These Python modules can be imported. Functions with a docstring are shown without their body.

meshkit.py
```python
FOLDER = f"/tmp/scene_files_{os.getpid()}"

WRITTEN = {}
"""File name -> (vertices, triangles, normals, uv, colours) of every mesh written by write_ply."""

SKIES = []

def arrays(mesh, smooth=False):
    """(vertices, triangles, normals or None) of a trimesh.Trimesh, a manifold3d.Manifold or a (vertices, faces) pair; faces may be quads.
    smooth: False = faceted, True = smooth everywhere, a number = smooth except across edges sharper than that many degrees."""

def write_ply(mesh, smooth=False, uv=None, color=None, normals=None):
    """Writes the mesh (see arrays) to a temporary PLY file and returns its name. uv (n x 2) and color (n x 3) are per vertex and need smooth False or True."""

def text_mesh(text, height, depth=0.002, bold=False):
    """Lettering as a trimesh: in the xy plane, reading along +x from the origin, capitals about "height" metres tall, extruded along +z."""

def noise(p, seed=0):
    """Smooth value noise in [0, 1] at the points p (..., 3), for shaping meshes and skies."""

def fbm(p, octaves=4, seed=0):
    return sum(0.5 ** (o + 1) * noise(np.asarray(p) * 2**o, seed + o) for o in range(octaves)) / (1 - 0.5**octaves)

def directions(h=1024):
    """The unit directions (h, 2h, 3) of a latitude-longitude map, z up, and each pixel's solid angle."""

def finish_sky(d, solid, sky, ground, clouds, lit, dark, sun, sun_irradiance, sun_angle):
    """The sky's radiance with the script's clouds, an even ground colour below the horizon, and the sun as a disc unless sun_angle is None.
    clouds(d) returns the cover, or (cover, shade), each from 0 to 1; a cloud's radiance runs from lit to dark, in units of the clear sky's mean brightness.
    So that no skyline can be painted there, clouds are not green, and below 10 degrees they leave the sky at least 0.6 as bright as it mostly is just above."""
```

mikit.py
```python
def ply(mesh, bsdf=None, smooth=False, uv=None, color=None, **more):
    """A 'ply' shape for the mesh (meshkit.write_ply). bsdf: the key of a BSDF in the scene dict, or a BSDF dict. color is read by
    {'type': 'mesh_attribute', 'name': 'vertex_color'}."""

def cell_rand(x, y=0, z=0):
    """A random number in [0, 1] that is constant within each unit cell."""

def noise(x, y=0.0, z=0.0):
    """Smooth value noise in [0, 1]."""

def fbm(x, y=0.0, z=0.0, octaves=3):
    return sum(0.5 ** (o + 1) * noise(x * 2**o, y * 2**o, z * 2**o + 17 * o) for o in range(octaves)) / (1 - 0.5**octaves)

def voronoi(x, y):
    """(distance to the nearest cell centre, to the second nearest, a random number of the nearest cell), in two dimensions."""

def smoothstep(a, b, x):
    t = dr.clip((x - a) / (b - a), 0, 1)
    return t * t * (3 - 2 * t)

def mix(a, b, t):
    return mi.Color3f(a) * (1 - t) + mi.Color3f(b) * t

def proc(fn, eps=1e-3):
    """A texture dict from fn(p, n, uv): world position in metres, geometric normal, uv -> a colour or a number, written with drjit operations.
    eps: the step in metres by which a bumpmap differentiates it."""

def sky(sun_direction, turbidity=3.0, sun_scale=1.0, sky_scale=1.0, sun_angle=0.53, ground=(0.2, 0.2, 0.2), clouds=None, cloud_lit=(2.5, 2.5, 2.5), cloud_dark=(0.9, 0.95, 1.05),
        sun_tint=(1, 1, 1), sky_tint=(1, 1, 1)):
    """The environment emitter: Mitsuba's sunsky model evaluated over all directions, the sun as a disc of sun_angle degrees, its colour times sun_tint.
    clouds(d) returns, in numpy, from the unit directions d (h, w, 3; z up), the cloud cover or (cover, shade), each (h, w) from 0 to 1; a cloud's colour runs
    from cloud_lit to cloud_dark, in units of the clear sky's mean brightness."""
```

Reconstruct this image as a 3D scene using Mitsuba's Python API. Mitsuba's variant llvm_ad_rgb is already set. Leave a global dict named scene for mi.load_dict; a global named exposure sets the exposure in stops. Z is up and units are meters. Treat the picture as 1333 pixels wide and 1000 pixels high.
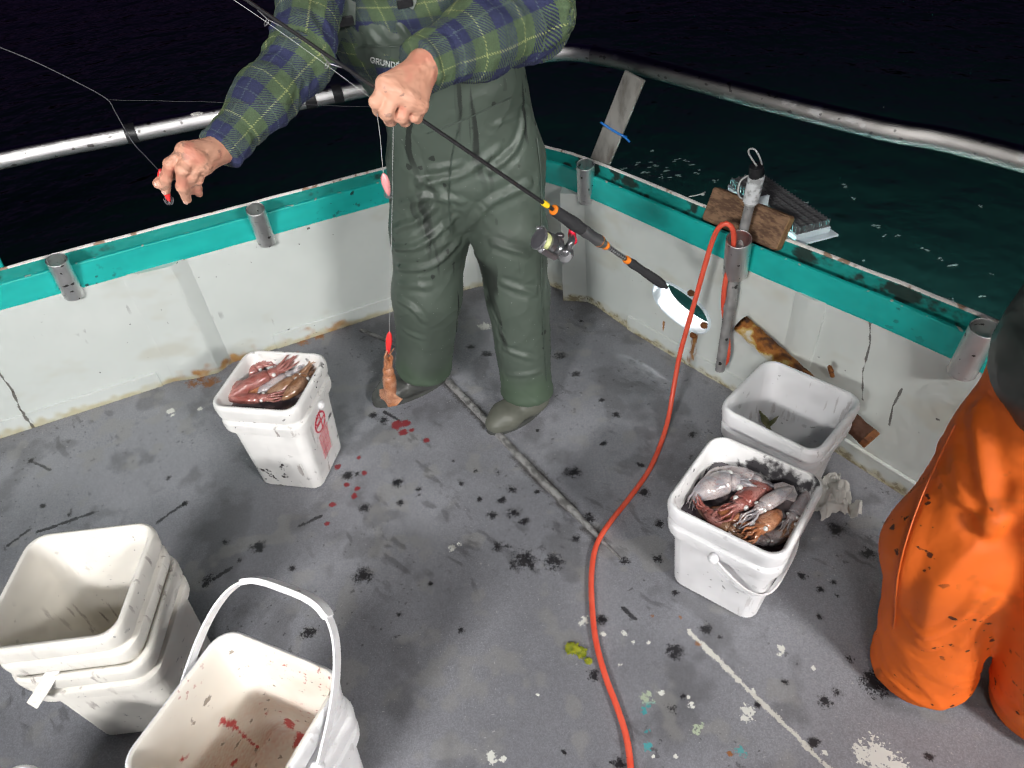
import math, random
import numpy as np, trimesh, manifold3d as m3d
import drjit as dr, mitsuba as mi, mikit, meshkit
from mikit import noise, fbm, smoothstep, mix, proc
from shapely.geometry import Polygon

# ------------------------------------------------------------------ camera, sky, lamps, exposure
T = mi.ScalarTransform4f
A = np.array
scene, labels = {}, {}
exposure = 0.0
scene['camera'] = {'type': 'perspective', 'fov': 72.15, 'fov_axis': 'x', 'near_clip': 0.02, 'far_clip': 400.0,
                   'to_world': T().look_at(origin=[0, 0, 1.65], target=[0, 0.7491082, 1.65 - 0.66244766], up=[0.09519676, 0.65943914, 0.74570611])}
scene['sky'] = mikit.sky((0.3, -0.6, 0.4), turbidity=3, sun_scale=0.0, sky_scale=0.09, sky_tint=(1.35, 0.5, 1.25), ground=(0.02, 0.02, 0.02))
LAMP_LEFT, LAMP_RIGHT, LAMP_FILL = A([-1.5, -1.75, 2.35]), A([1.95, -1.6, 2.6]), A([-.25, -1.9, 3.3])
LAMP_FILL_POWER = (85, 84, 83)  # added overhead fill light, softens shadows and brightens the pail insides
LAMP_LEFT_POWER, LAMP_RIGHT_POWER, PANEL_POWER = (240, 237, 232), (246, 242, 235), (1350, 1700, 1700)

rng = np.random.default_rng(7)

# ------------------------------------------------------------------ helpers
def nrm(v):
    v = np.asarray(v, float); return v / (np.linalg.norm(v) + 1e-12)

def cat(parts):
    vs, fs, n = [], [], 0
    for v, f in parts:
        v = np.asarray(v, float); f = np.asarray(f, int)
        if f.shape[1] == 4: f = np.vstack([f[:, [0, 1, 2]], f[:, [0, 2, 3]]])
        vs.append(v); fs.append(f + n); n += len(v)
    return np.vstack(vs), np.vstack(fs)

def tm(vf):
    v, f = vf
    return trimesh.Trimesh(v, f, process=False)

def vf(m):
    return np.array(m.vertices), np.array(m.faces)

def man_vf(m):
    q = m.to_mesh(); return np.array(q.vert_properties[:, :3], float), np.array(q.tri_verts, int)

def to_man(v, f):
    t = trimesh.Trimesh(v, f, process=True); t.merge_vertices()
    if t.volume < 0: t.invert()
    return m3d.Manifold(m3d.Mesh(vert_properties=np.array(t.vertices, np.float32), tri_verts=np.array(t.faces, np.uint32)))

def frames(p):
    p = np.asarray(p, float)
    t = np.gradient(p, axis=0); t /= np.linalg.norm(t, axis=1, keepdims=True) + 1e-12
    ref = A([0, 0, 1.0]) if abs(t[0, 2]) < 0.9 else A([1.0, 0, 0])
    a = nrm(np.cross(t[0], ref)); out = [a]
    for k in range(1, len(p)):
        a = out[-1] - t[k] * (out[-1] @ t[k]); out.append(nrm(a))
    a = A(out); return t, a, np.cross(t, a)

def tube(p, r, sides=12, cap=True, flat=1.0, ref=None):
    p = np.asarray(p, float); n = len(p); r = np.broadcast_to(np.asarray(r, float), (n,))
    t, a, b = frames(p)
    if ref is not None:
        a = np.cross(t, np.asarray(ref, float)); a /= np.linalg.norm(a, axis=1, keepdims=True) + 1e-12; b = np.cross(t, a)
    ang = np.arange(sides) * 2 * np.pi / sides
    v = (p[:, None] + r[:, None, None] * (np.cos(ang)[None, :, None] * a[:, None] + flat * np.sin(ang)[None, :, None] * b[:, None])).reshape(-1, 3)
    i, j = np.meshgrid(np.arange(n - 1), np.arange(sides), indexing='ij')
    q = np.stack([i * sides + j, i * sides + (j + 1) % sides, (i + 1) * sides + (j + 1) % sides, (i + 1) * sides + j], -1).reshape(-1, 4)
    f = np.vstack([q[:, [0, 1, 2]], q[:, [0, 2, 3]]])
    if cap:
        v = np.vstack([v, p[:1], p[-1:]]); k = np.arange(sides); m = n * sides
        f = np.vstack([f, np.stack([(k + 1) % sides, k, k * 0 + m], 1), np.stack([(n - 1) * sides + k, (n - 1) * sides + (k + 1) % sides, k * 0 + m + 1], 1)])
    return v, f

def spline(pts, n):
    """Catmull-Rom through the points, n points evenly spread by length."""
    p = np.asarray(pts, float)
    if len(p) == 2: return p[0] + (p[1] - p[0]) * np.linspace(0, 1, n)[:, None]
    q = np.vstack([2 * p[0] - p[1], p, 2 * p[-1] - p[-2]]); out = []
    for i in range(len(p) - 1):
        t = np.linspace(0, 1, 24, endpoint=False)[:, None]; a, b, c, d = q[i:i + 4]
        out.append(0.5 * (2 * b + (c - a) * t + (2 * a - 5 * b + 4 * c - d) * t**2 + (3 * b - a - 3 * c + d) * t**3))
    out = np.vstack(out + [p[-1:]])
    s = np.r_[0, np.cumsum(np.linalg.norm(np.diff(out, axis=0), axis=1))]
    return np.stack([np.interp(np.linspace(0, s[-1], n), s, out[:, k]) for k in range(p.shape[1])], 1)

def revolve(prof, p0, axis, sides=32):
    """Profile (r, h) turned about the axis from p0; closed profiles give a watertight ring."""
    prof = np.asarray(prof, float); ax = nrm(axis)
    x = nrm(np.cross(ax, [0, 0, 1] if abs(ax[2]) < .9 else [1, 0, 0])); y = np.cross(ax, x)
    ang = np.arange(sides) * 2 * np.pi / sides
    v = (np.asarray(p0) + prof[:, None, 1:2] * ax + prof[:, None, 0:1] * (np.cos(ang)[:, None] * x + np.sin(ang)[:, None] * y)).reshape(-1, 3)
    n = len(prof); i, j = np.meshgrid(np.arange(n - 1), np.arange(sides), indexing='ij')
    q = np.stack([i * sides + j, i * sides + (j + 1) % sides, (i + 1) * sides + (j + 1) % sides, (i + 1) * sides + j], -1).reshape(-1, 4)
    return v, np.vstack([q[:, [0, 1, 2]], q[:, [0, 2, 3]]])

def box(c, ex, ey, ez, hx, hy, hz, bevel=0.0):
    """Box with axes ex, ey, ez and half sizes, edges bevelled."""
    b = min(bevel, hx * .8, hy * .8, hz * .8); pts = []
    for sx in (-1, 1):
        for sy in (-1, 1):
            for sz in (-1, 1):
                if b > 0:
                    pts += [(sx * (hx - b), sy * (hy - b), sz * hz), (sx * (hx - b), sy * hy, sz * (hz - b)), (sx * hx, sy * (hy - b), sz * (hz - b))]
                else: pts.append((sx * hx, sy * hy, sz * hz))
    m = m3d.Manifold.hull_points(np.array(pts, np.float32)); v, f = man_vf(m)
    return np.asarray(c) + v @ np.stack([nrm(ex), nrm(ey), nrm(ez)]), f

def ellipsoid(c, rx, ry, rz, sub=2, R=None):
    m = trimesh.creation.icosphere(subdivisions=sub); v = m.vertices * [rx, ry, rz]
    if R is not None: v = v @ np.asarray(R)
    return v + np.asarray(c), np.array(m.faces)

def ribbon(p, up, w, th):
    """A flat strap along p: width w along 'up' x tangent, thickness th along up."""
    p = np.asarray(p, float); n = len(p); t = np.gradient(p, axis=0); t /= np.linalg.norm(t, axis=1, keepdims=True)
    up = np.broadcast_to(np.asarray(up, float), p.shape); s = np.cross(t, up); s /= np.linalg.norm(s, axis=1, keepdims=True) + 1e-12; u = np.cross(s, t)
    w = np.broadcast_to(w, (n,))[:, None] / 2; h = th / 2
    v = np.stack([p + s * w + u * h, p - s * w + u * h, p - s * w - u * h, p + s * w - u * h], 1).reshape(-1, 3)
    i, j = np.meshgrid(np.arange(n - 1), np.arange(4), indexing='ij')
    q = np.stack([i * 4 + j, i * 4 + (j + 1) % 4, (i + 1) * 4 + (j + 1) % 4, (i + 1) * 4 + j], -1).reshape(-1, 4)
    q = np.vstack([q, [[3, 2, 1, 0]], [[(n - 1) * 4 + k for k in range(4)]]])
    return v, np.vstack([q[:, [0, 1, 2]], q[:, [0, 2, 3]]])

def nets(fn, lo, hi, h):
    """Surface of fn < 0 on a grid of step h (naive surface nets)."""
    lo, hi = np.asarray(lo, float), np.asarray(hi, float)
    n = np.ceil((hi - lo) / h).astype(int) + 1
    g = np.stack(np.meshgrid(*[lo[k] + h * np.arange(n[k]) for k in range(3)], indexing='ij'), -1)
    d = fn(g.reshape(-1, 3)).reshape(n); s = d < 0; c = n - 1
    acc = np.zeros((*c, 3)); cnt = np.zeros(c)
    def cut(o, k): return tuple(slice(o[m], o[m] + c[m]) for m in range(3))
    for k in range(3):
        for a in (0, 1):
            for b in (0, 1):
                o = [0, 0, 0]; o[(k + 1) % 3], o[(k + 2) % 3] = a, b; e = list(o); e[k] = 1
                d0, d1 = d[cut(o, k)], d[cut(e, k)]; x = (d0 < 0) != (d1 < 0)
                t = np.where(x, d0 / np.where(x, d0 - d1, 1), 0)
                acc[x] += A(o); acc[..., k] += t; cnt += x
    act = cnt > 0; idx = -np.ones(c, int); idx[act] = np.arange(act.sum())
    v = lo + h * (np.argwhere(act) + acc[act] / cnt[act][:, None]); quads = []
    for k in range(3):
        sl0 = [slice(None)] * 3; sl1 = [slice(None)] * 3; sl0[k] = slice(0, -1); sl1[k] = slice(1, None)
        x = s[tuple(sl0)] != s[tuple(sl1)]; w = np.argwhere(x); p, q = (k + 1) % 3, (k + 2) % 3
        w = w[(w[:, p] > 0) & (w[:, q] > 0) & (w[:, p] < c[p]) & (w[:, q] < c[q])]
        def at(a, b):
            u = w.copy(); u[:, p] -= a; u[:, q] -= b; return idx[u[:, 0], u[:, 1], u[:, 2]]
        f = np.stack([at(1, 1), at(0, 1), at(0, 0), at(1, 0)], 1); inside = s[w[:, 0], w[:, 1], w[:, 2]]
        f[~inside] = f[~inside][:, ::-1]; quads.append(f)
    f = np.vstack(quads); f = f[(f >= 0).all(1)]
    return v, np.vstack([f[:, [0, 1, 2]], f[:, [0, 2, 3]]])

def vnormals(v, f):
    n = np.zeros_like(v); fn = np.cross(v[f[:, 1]] - v[f[:, 0]], v[f[:, 2]] - v[f[:, 0]])
    for k in range(3): np.add.at(n, f[:, k], fn)
    return n / (np.linalg.norm(n, axis=1, keepdims=True) + 1e-12)

def smooth_mesh(v, f, it=6):
    """Taubin smoothing over the edge graph."""
    from scipy.sparse import coo_matrix
    e = np.vstack([f[:, [0, 1]], f[:, [1, 2]], f[:, [2, 0]]]); e = np.vstack([e, e[:, ::-1]])
    M = coo_matrix((np.ones(len(e)), (e[:, 0], e[:, 1])), shape=(len(v), len(v))).tocsr(); M.data[:] = 1
    deg = np.maximum(np.asarray(M.sum(1)).ravel(), 1)[:, None]; v = v.copy()
    for _ in range(it):
        for k in (.5, -.52): v = v + k * (M @ v / deg - v)
    return v, f

def cone(p, a, b, ra, rb):
    a, b = np.asarray(a, float), np.asarray(b, float); ab = b - a; t = np.clip((p - a) @ ab / (ab @ ab), 0, 1)
    return np.linalg.norm(p - a - t[:, None] * ab, axis=1) - (ra + (rb - ra) * t)

def smin(a, b, k):
    h = np.clip(0.5 + 0.5 * (b - a) / k, 0, 1); return b + (a - b) * h - k * h * (1 - h)

def chain(p, pts, rs, k=0.02):
    d = None
    for i in range(len(pts) - 1):
        e = cone(p, pts[i], pts[i + 1], rs[i], rs[i + 1]); d = e if d is None else smin(d, e, k)
    return d

def segdist(p, a, b):
    a, b = np.asarray(a, float), np.asarray(b, float); ab = b - a; t = np.clip((p - a) @ ab / (ab @ ab), 0, 1)
    return np.linalg.norm(p - a - t[:, None] * ab, axis=1)

used = {}
def key_for(base):
    n = used.get(base, -1) + 1; used[base] = n
    return base if n == 0 else f'{base}_{n:03d}'
def thing(name, label, category, group=None):
    k = key_for(name); labels[k] = {'label': label, 'category': category}
    if group: labels[k]['group'] = group
    return k
def put(name, mesh, bsdf, parent=None, smooth=False, label=None, kind=None, **more):
    """One entry of the scene: parent None = the key given is a thing's own key."""
    k = key_for(parent + '__' + name) if parent else name
    scene[k] = mikit.ply(mesh, bsdf, smooth, **more)
    if label: labels.setdefault(k, {})['label'] = label
    if kind: labels.setdefault(k, {})['kind'] = kind
    return k
def structure(name, mesh, bsdf, label=None, smooth=False):
    scene[name] = mikit.ply(mesh, bsdf, smooth); labels[name] = {'kind': 'structure'}
    if label: labels[name]['label'] = label

# ------------------------------------------------------------------ materials
def rgb(*c): return {'type': 'rgb', 'value': list(c)}
def pr(name, color, rough=0.5, two=True, bump=None, bscale=0.0, eps=1e-3, **kw):
    b = {'type': 'principled', 'base_color': rgb(*color) if isinstance(color, tuple) else color, 'roughness': rough, **kw}
    if bump is not None: b = {'type': 'bumpmap', 'arbitrary': proc(bump, eps), 'scale': bscale, 'nested': b}
    scene[name] = {'type': 'twosided', 'bsdf': b} if two else b
def sd(px, py, a, b):
    """Distance in the plane to the segment a-b."""
    ex, ey = b[0] - a[0], b[1] - a[1]; t = dr.clip(((px - a[0]) * ex + (py - a[1]) * ey) / (ex * ex + ey * ey), 0, 1)
    return dr.sqrt(dr.square(px - a[0] - t * ex) + dr.square(py - a[1] - t * ey))

# the deck: grey non-skid paint with ink, blood and chipped paint where the photograph has them
INK = [(-0.0158, 1.1291, 0.0381), (-0.0441, 1.1198, 0.0190), (0.0059, 1.1093, 0.0168), (0.0680, 1.1172, 0.0316), (-0.0835, 1.1826, 0.0173), (-0.0576, 1.1796, 0.0130), (-0.0305, 1.2957, 0.0226), (-0.0616, 1.3484, 0.0161), (-0.0292, 1.3861, 0.0140), (-0.0939, 1.2948, 0.0158), (-0.0036, 1.2617, 0.0156), (0.2611, 1.0955, 0.0167), (0.1590, 1.4304, 0.0237),
       (0.1407, 1.1856, 0.0130), (0.1828, 1.2507, 0.0222), (0.3714, 1.4350, 0.0142), (0.3587, 1.3264, 0.0182), (-0.1370, 1.4741, 0.0096), (-0.0679, 1.4559, 0.0095), (-0.1856, 1.4269, 0.0095), (-0.1306, 1.3598, 0.0092), (0.2735, 1.5363, 0.0123), (-0.5459, 1.5065, 0.0194), (-0.5148, 1.5122, 0.0097), (-0.3869, 1.4581, 0.0167), (-0.3836, 1.4422, 0.0119), (-0.3160, 1.4215, 0.0094),
       (-0.3129, 1.3999, 0.0094), (-0.3702, 1.3741, 0.0116), (-0.4793, 1.3696, 0.0185), (-1.1338, 1.5706, 0.0099), (-0.7750, 1.2590, 0.0267), (-0.8786, 1.2897, 0.0113), (-1.5088, 1.4996, 0.0121), (-1.4074, 1.4542, 0.0095), (-0.5876, 0.9725, 0.0199), (-0.4609, 1.1315, 0.0255), (-0.8242, 1.2199, 0.0088), (-0.9001, 1.1650, 0.0193), (0.3360, 0.8288, 0.0244),
       (0.4262, 0.8764, 0.0172), (0.1306, 0.7891, 0.0166), (0.1697, 0.9305, 0.0137), (0.7697, 0.7099, 0.0355), (0.7844, 0.6994, 0.0247), (0.7350, 0.7712, 0.0110), (0.5679, 0.7296, 0.0090), (0.6409, 0.6777, 0.0157), (0.6739, 0.6940, 0.0123), (0.4522, 0.8532, 0.0095), (0.7090, 0.8826, 0.0096), (0.0366, 0.6210, 0.0068), (0.1534, 0.5850, 0.0167),
       (0.2926, 0.6915, 0.0141), (0.3262, 0.7202, 0.0089), (0.5832, 0.5923, 0.0151), (0.4881, 0.6835, 0.0070), (0.7087, 1.0002, 0.0121), (0.7397, 0.9556, 0.0099), (0.7745, 0.9340, 0.0078), (0.7828, 0.9736, 0.0080), (0.5601, 1.5393, 0.0147), (0.3785, 1.2085, 0.0175), (0.3488, 1.0931, 0.0167), (0.3736, 0.9862, 0.0100), (0.3754, 1.4313, 0.0118), (0.1861, 1.9978, 0.0226),
       (0.2311, 1.8865, 0.0192), (0.3375, 1.6621, 0.0153), (0.2984, 1.7394, 0.0105), (0.2929, 2.1956, 0.0120), (-0.0851, 2.0479, 0.0230), (-0.1418, 2.0983, 0.0146), (-0.4463, 1.7434, 0.0210), (-0.4856, 1.7715, 0.0159), (-1.2728, 1.3517, 0.0115), (-1.6426, 1.7096, 0.0130), (-1.0486, 1.4562, 0.0119), (-0.2723, 1.0842, 0.0083), (-0.1899, 0.9401, 0.0098), (-0.3512, 1.0005, 0.0081), (0.8112, 0.5431, 0.0115),
       (0.0463, 1.3678, 0.0093), (-0.2093, 1.5255, 0.0073), (-0.6647, 1.1765, 0.0108), (0.0698, 1.6260, 0.0076), (0.8557, 1.1313, 0.0254), (0.9048, 1.0499, 0.0185), (-1.3706, 1.1077, 0.0189), (-0.6971, 0.8203, 0.0224)]
BLOOD = [(-0.5166, 1.5784, 0.0087), (-0.4926, 1.5094, 0.0097), (-0.5440, 1.4683, 0.0096), (-0.5083, 1.4483, 0.0107), (-0.5147, 1.4185, 0.0118), (-0.5845, 1.3219, 0.0091), (-0.3768, 1.6751, 0.0154), (-0.3998, 1.7147, 0.0234), (-0.3713, 1.7183, 0.0182), (-0.2982, 1.6290, 0.0114), (-0.5801, 1.5466, 0.0123), (-0.5777, 1.3933, 0.0117), (-0.3488, 1.6822, 0.0103)]
PAINT = [(0.4599, 0.6722, 0.0157), (0.4513, 0.6559, 0.0104), (0.3401, 0.6975, 0.0088), (0.2791, 0.7338, 0.0072), (0.3376, 0.7156, 0.0053), (0.7052, 0.5527, 0.0362), (0.6799, 0.5628, 0.0232), (0.7310, 0.5303, 0.0261), (0.5964, 0.5703, 0.0083), (0.5870, 0.8094, 0.0093), (0.1271, 0.9350, 0.0098), (0.1179, 0.9252, 0.0078), (0.1695, 0.8925, 0.0077), (0.2207, 0.8873, 0.0077), (0.2410, 0.8626, 0.0057), (0.2746, 0.8591, 0.0057),
         (-0.0850, 2.2208, 0.0241), (-1.2249, 1.8968, 0.0137), (-1.1164, 1.8938, 0.0110), (-0.2117, 1.1920, 0.0109), (0.1967, 0.8075, 0.0056), (0.5788, 0.7965, 0.0074), (0.6463, 0.7553, 0.0054), (0.4365, 0.7856, 0.0055), (-0.1239, 0.6274, 0.0120), (-0.0987, 0.6171, 0.0085), (0.2296, 0.5955, 0.0050), (-0.0094, 0.7543, 0.0054), (-1.2100, 1.8750, 0.0082), (0.4878, 0.7155, 0.0071), (-0.1919, 1.2055, 0.0065), (0.2792, 0.5911, 0.0050)]
TEAL = [(0.2414, 0.7176, 0.0143), (0.2341, 0.7255, 0.0089), (0.2500, 0.7330, 0.0072), (0.3361, 0.6413, 0.0120), (0.2240, 0.6170, 0.0102), (0.4220, 0.5893, 0.0117), (0.2277, 0.6513, 0.0069), (0.3506, 0.6500, 0.0069), (0.2298, 0.6957, 0.0071)]
RUST = [(0.3667, 0.9164, 0.0058), (0.3008, 0.9276, 0.0059), (0.3960, 0.5869, 0.0067), (-1.1156, 2.0399, 0.0344), (-1.1607, 2.0684, 0.0231), (-1.1868, 2.0372, 0.0229), (-0.8029, 2.2438, 0.0303), (-0.7450, 2.2646, 0.0244), (0.1274, 1.3081, 0.0068), (0.3925, 0.8431, 0.0075)]
LINE = ((0.3802, 0.8770), (0.5970, 0.5346)); SMEAR = [((-1.4784, 1.3982), (-1.3344, 1.4514)), ((-0.6671, 1.3231), (-0.6072, 1.3530)), ((-1.1114, 1.3897), (-1.0486, 1.4562)), ((-0.9065, 1.1485), (-0.8428, 1.1963)), ((-1.5523, 1.3560), (-1.5109, 1.4077)), ((-1.6426, 1.7096), (-1.5548, 1.6570)), ((0.2315, 0.9567), (0.2529, 0.9240)), ((-0.4494, 1.7857), (-0.3930, 1.7324))]
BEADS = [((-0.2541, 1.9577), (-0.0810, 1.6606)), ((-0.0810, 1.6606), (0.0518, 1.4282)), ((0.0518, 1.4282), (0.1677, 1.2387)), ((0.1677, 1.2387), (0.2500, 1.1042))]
def spots(px, py, items, w, soft=0.45):
    m = mi.Float(0)
    for x, y, r in items:
        m = dr.maximum(m, smoothstep(1.15, 1.15 - soft, dr.sqrt(dr.square(px - x) + dr.square(py - y)) / r + w))
    return m
def deck_color(p, n, uv):
    x, y = p.x, p.y
    n3 = fbm(x * 3.1, y * 3.1, 4.0, 4)
    ragged = (fbm(x * 48 + 0.37 * y * 48, y * 48 - 0.37 * x * 48, 1.5, 4) - 0.5) * 2.3 + (noise(x * 390 + y * 170, y * 390 - x * 170) - 0.5) * 0.9
    g = mix((0.175, 0.177, 0.196), (0.24, 0.243, 0.266), smoothstep(0.3, 0.7, n3))
    fine = (fbm(x * 150 - 0.4 * y * 150, y * 150 + 0.4 * x * 150, 2.5, 3) - 0.5) * 2.6
    g = g * (0.84 + 0.32 * noise(x * 420, y * 420) * (0.6 + 0.8 * noise(x * 900, y * 900)))
    g = mix(g, (0.07, 0.069, 0.072), 0.42 * smoothstep(0.56, 0.74, fbm(x * 9, y * 9, 2.0, 4)) )
    g = mix(g, (0.25, 0.245, 0.23), 0.4 * smoothstep(0.62, 0.75, fbm(x * 14 + 5, y * 14, 7.0, 3)))
    speck = smoothstep(0.93, 0.97, noise(x * 260 + 3, y * 260)) * smoothstep(0.45, 0.7, noise(x * 8, y * 8, 3.0))
    g = mix(g, (0.4, 0.4, 0.4), 0.7 * speck)
    g = mix(g, (0.02, 0.018, 0.02), 0.5 * smoothstep(0.76, 0.83, fbm(x * 60 + y * 33 + 31, y * 60 - x * 33, 2.0, 3)) * smoothstep(0.45, 0.65, noise(x * 5 + 8, y * 5)))
    for a, b in BEADS: g = mix(g, (0.035, 0.03, 0.026), 0.75 * smoothstep(0.034, 0.012, sd(x, y, a, b) + ragged * 0.012) * smoothstep(0.35, 0.6, noise(x * 16, y * 16, 5.0)))  # brown grime along the bead, with the shadow on its sides painted in
    g = mix(g, (0.62, 0.62, 0.58), spots(x, y, PAINT, fine + 0.5 * ragged + 0.25, 0.15))
    line = smoothstep(0.0065, 0.0045, sd(x, y, *LINE) + ragged * 0.006)
    g = mix(g, (0.55, 0.54, 0.5), line)
    g = mix(g, mix((0.05, 0.3, 0.32), (0.4, 0.47, 0.33), smoothstep(0.4, 0.6, noise(x * 12, y * 12))), 0.85 * spots(x, y, TEAL, fine * 1.2 + 0.5 * ragged + 0.2, 0.3))
    g = mix(g, (0.24, 0.09, 0.02), 0.9 * spots(x, y, RUST, ragged, 0.8))
    for a, b in SMEAR: g = mix(g, (0.012, 0.011, 0.014), 0.85 * smoothstep(0.007, 0.003, sd(x, y, a, b) + ragged * 0.006))
    g = mix(g, (0.03, 0.028, 0.032), 0.5 * spots(x, y, [(a, b, r * 1.7) for a, b, r in INK[::2]], 0.5 * ragged + 0.3 * fine + 0.15, 1.1))
    g = mix(g, (0.008, 0.007, 0.009), 0.93 * spots(x, y, INK, 0.8 * ragged + 0.45 * fine + 0.1, 0.7))
    trail = smoothstep(0.62, 0.75, fbm((x + 0.8 * y) * 34 + 2 * noise(x * 9, y * 9), (0.8 * x - y) * 12, 3.0, 5)) * smoothstep(0.6, 0.72, fbm(x * 3.3 + 2, y * 3.3, 8.0, 3))
    g = mix(g, (0.03, 0.028, 0.03), 0.4 * trail)
    return mix(g, (0.2, 0.012, 0.016), 0.9 * spots(x, y, BLOOD, ragged * 0.35 + fine * 0.35, 0.5))
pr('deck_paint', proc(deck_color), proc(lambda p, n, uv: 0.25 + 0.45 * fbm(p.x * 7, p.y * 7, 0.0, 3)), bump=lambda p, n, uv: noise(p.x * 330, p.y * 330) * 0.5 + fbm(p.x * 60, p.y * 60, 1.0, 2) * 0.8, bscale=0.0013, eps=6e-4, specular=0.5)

# the bulwark: pale sage paint; dirt, rust runs and cracks
RO = A((0.3612, 2.2883, 0.0000)); RD = nrm(A((1.0890, 1.2169, 0.0000)) - RO)
CRACK_L = [((-1.6990, 1.8855, 0.2577), (-1.6969, 1.8863, 0.1634)), ((-1.6969, 1.8863, 0.1634), (-1.7108, 1.8807, 0.0834)), ((-1.7108, 1.8807, 0.0834), (-1.7090, 1.8814, -0.0049))]
LO = A((-1.8103, 1.8404, 0.0000)); LD = nrm(A((-0.4620, 2.3861, 0.0000)) - LO)
CRACK_R = [((0.9349, 1.4438, 0.4923), (0.9511, 1.4199, 0.3978)), ((0.9511, 1.4199, 0.3978), (0.9553, 1.4138, 0.3063)), ((0.9553, 1.4138, 0.3063), (0.9697, 1.3925, 0.2219)), ((1.0169, 1.3231, 0.3144), (1.0145, 1.3266, 0.2487)), ((1.0145, 1.3266, 0.2487), (1.0208, 1.3174, 0.1885))]
RUN_R = [((0.6411, 1.8762, 0.1350), 0.015, 0.13), ((0.5647, 1.9887, 0.1201), 0.006, 0.045)]
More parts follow.
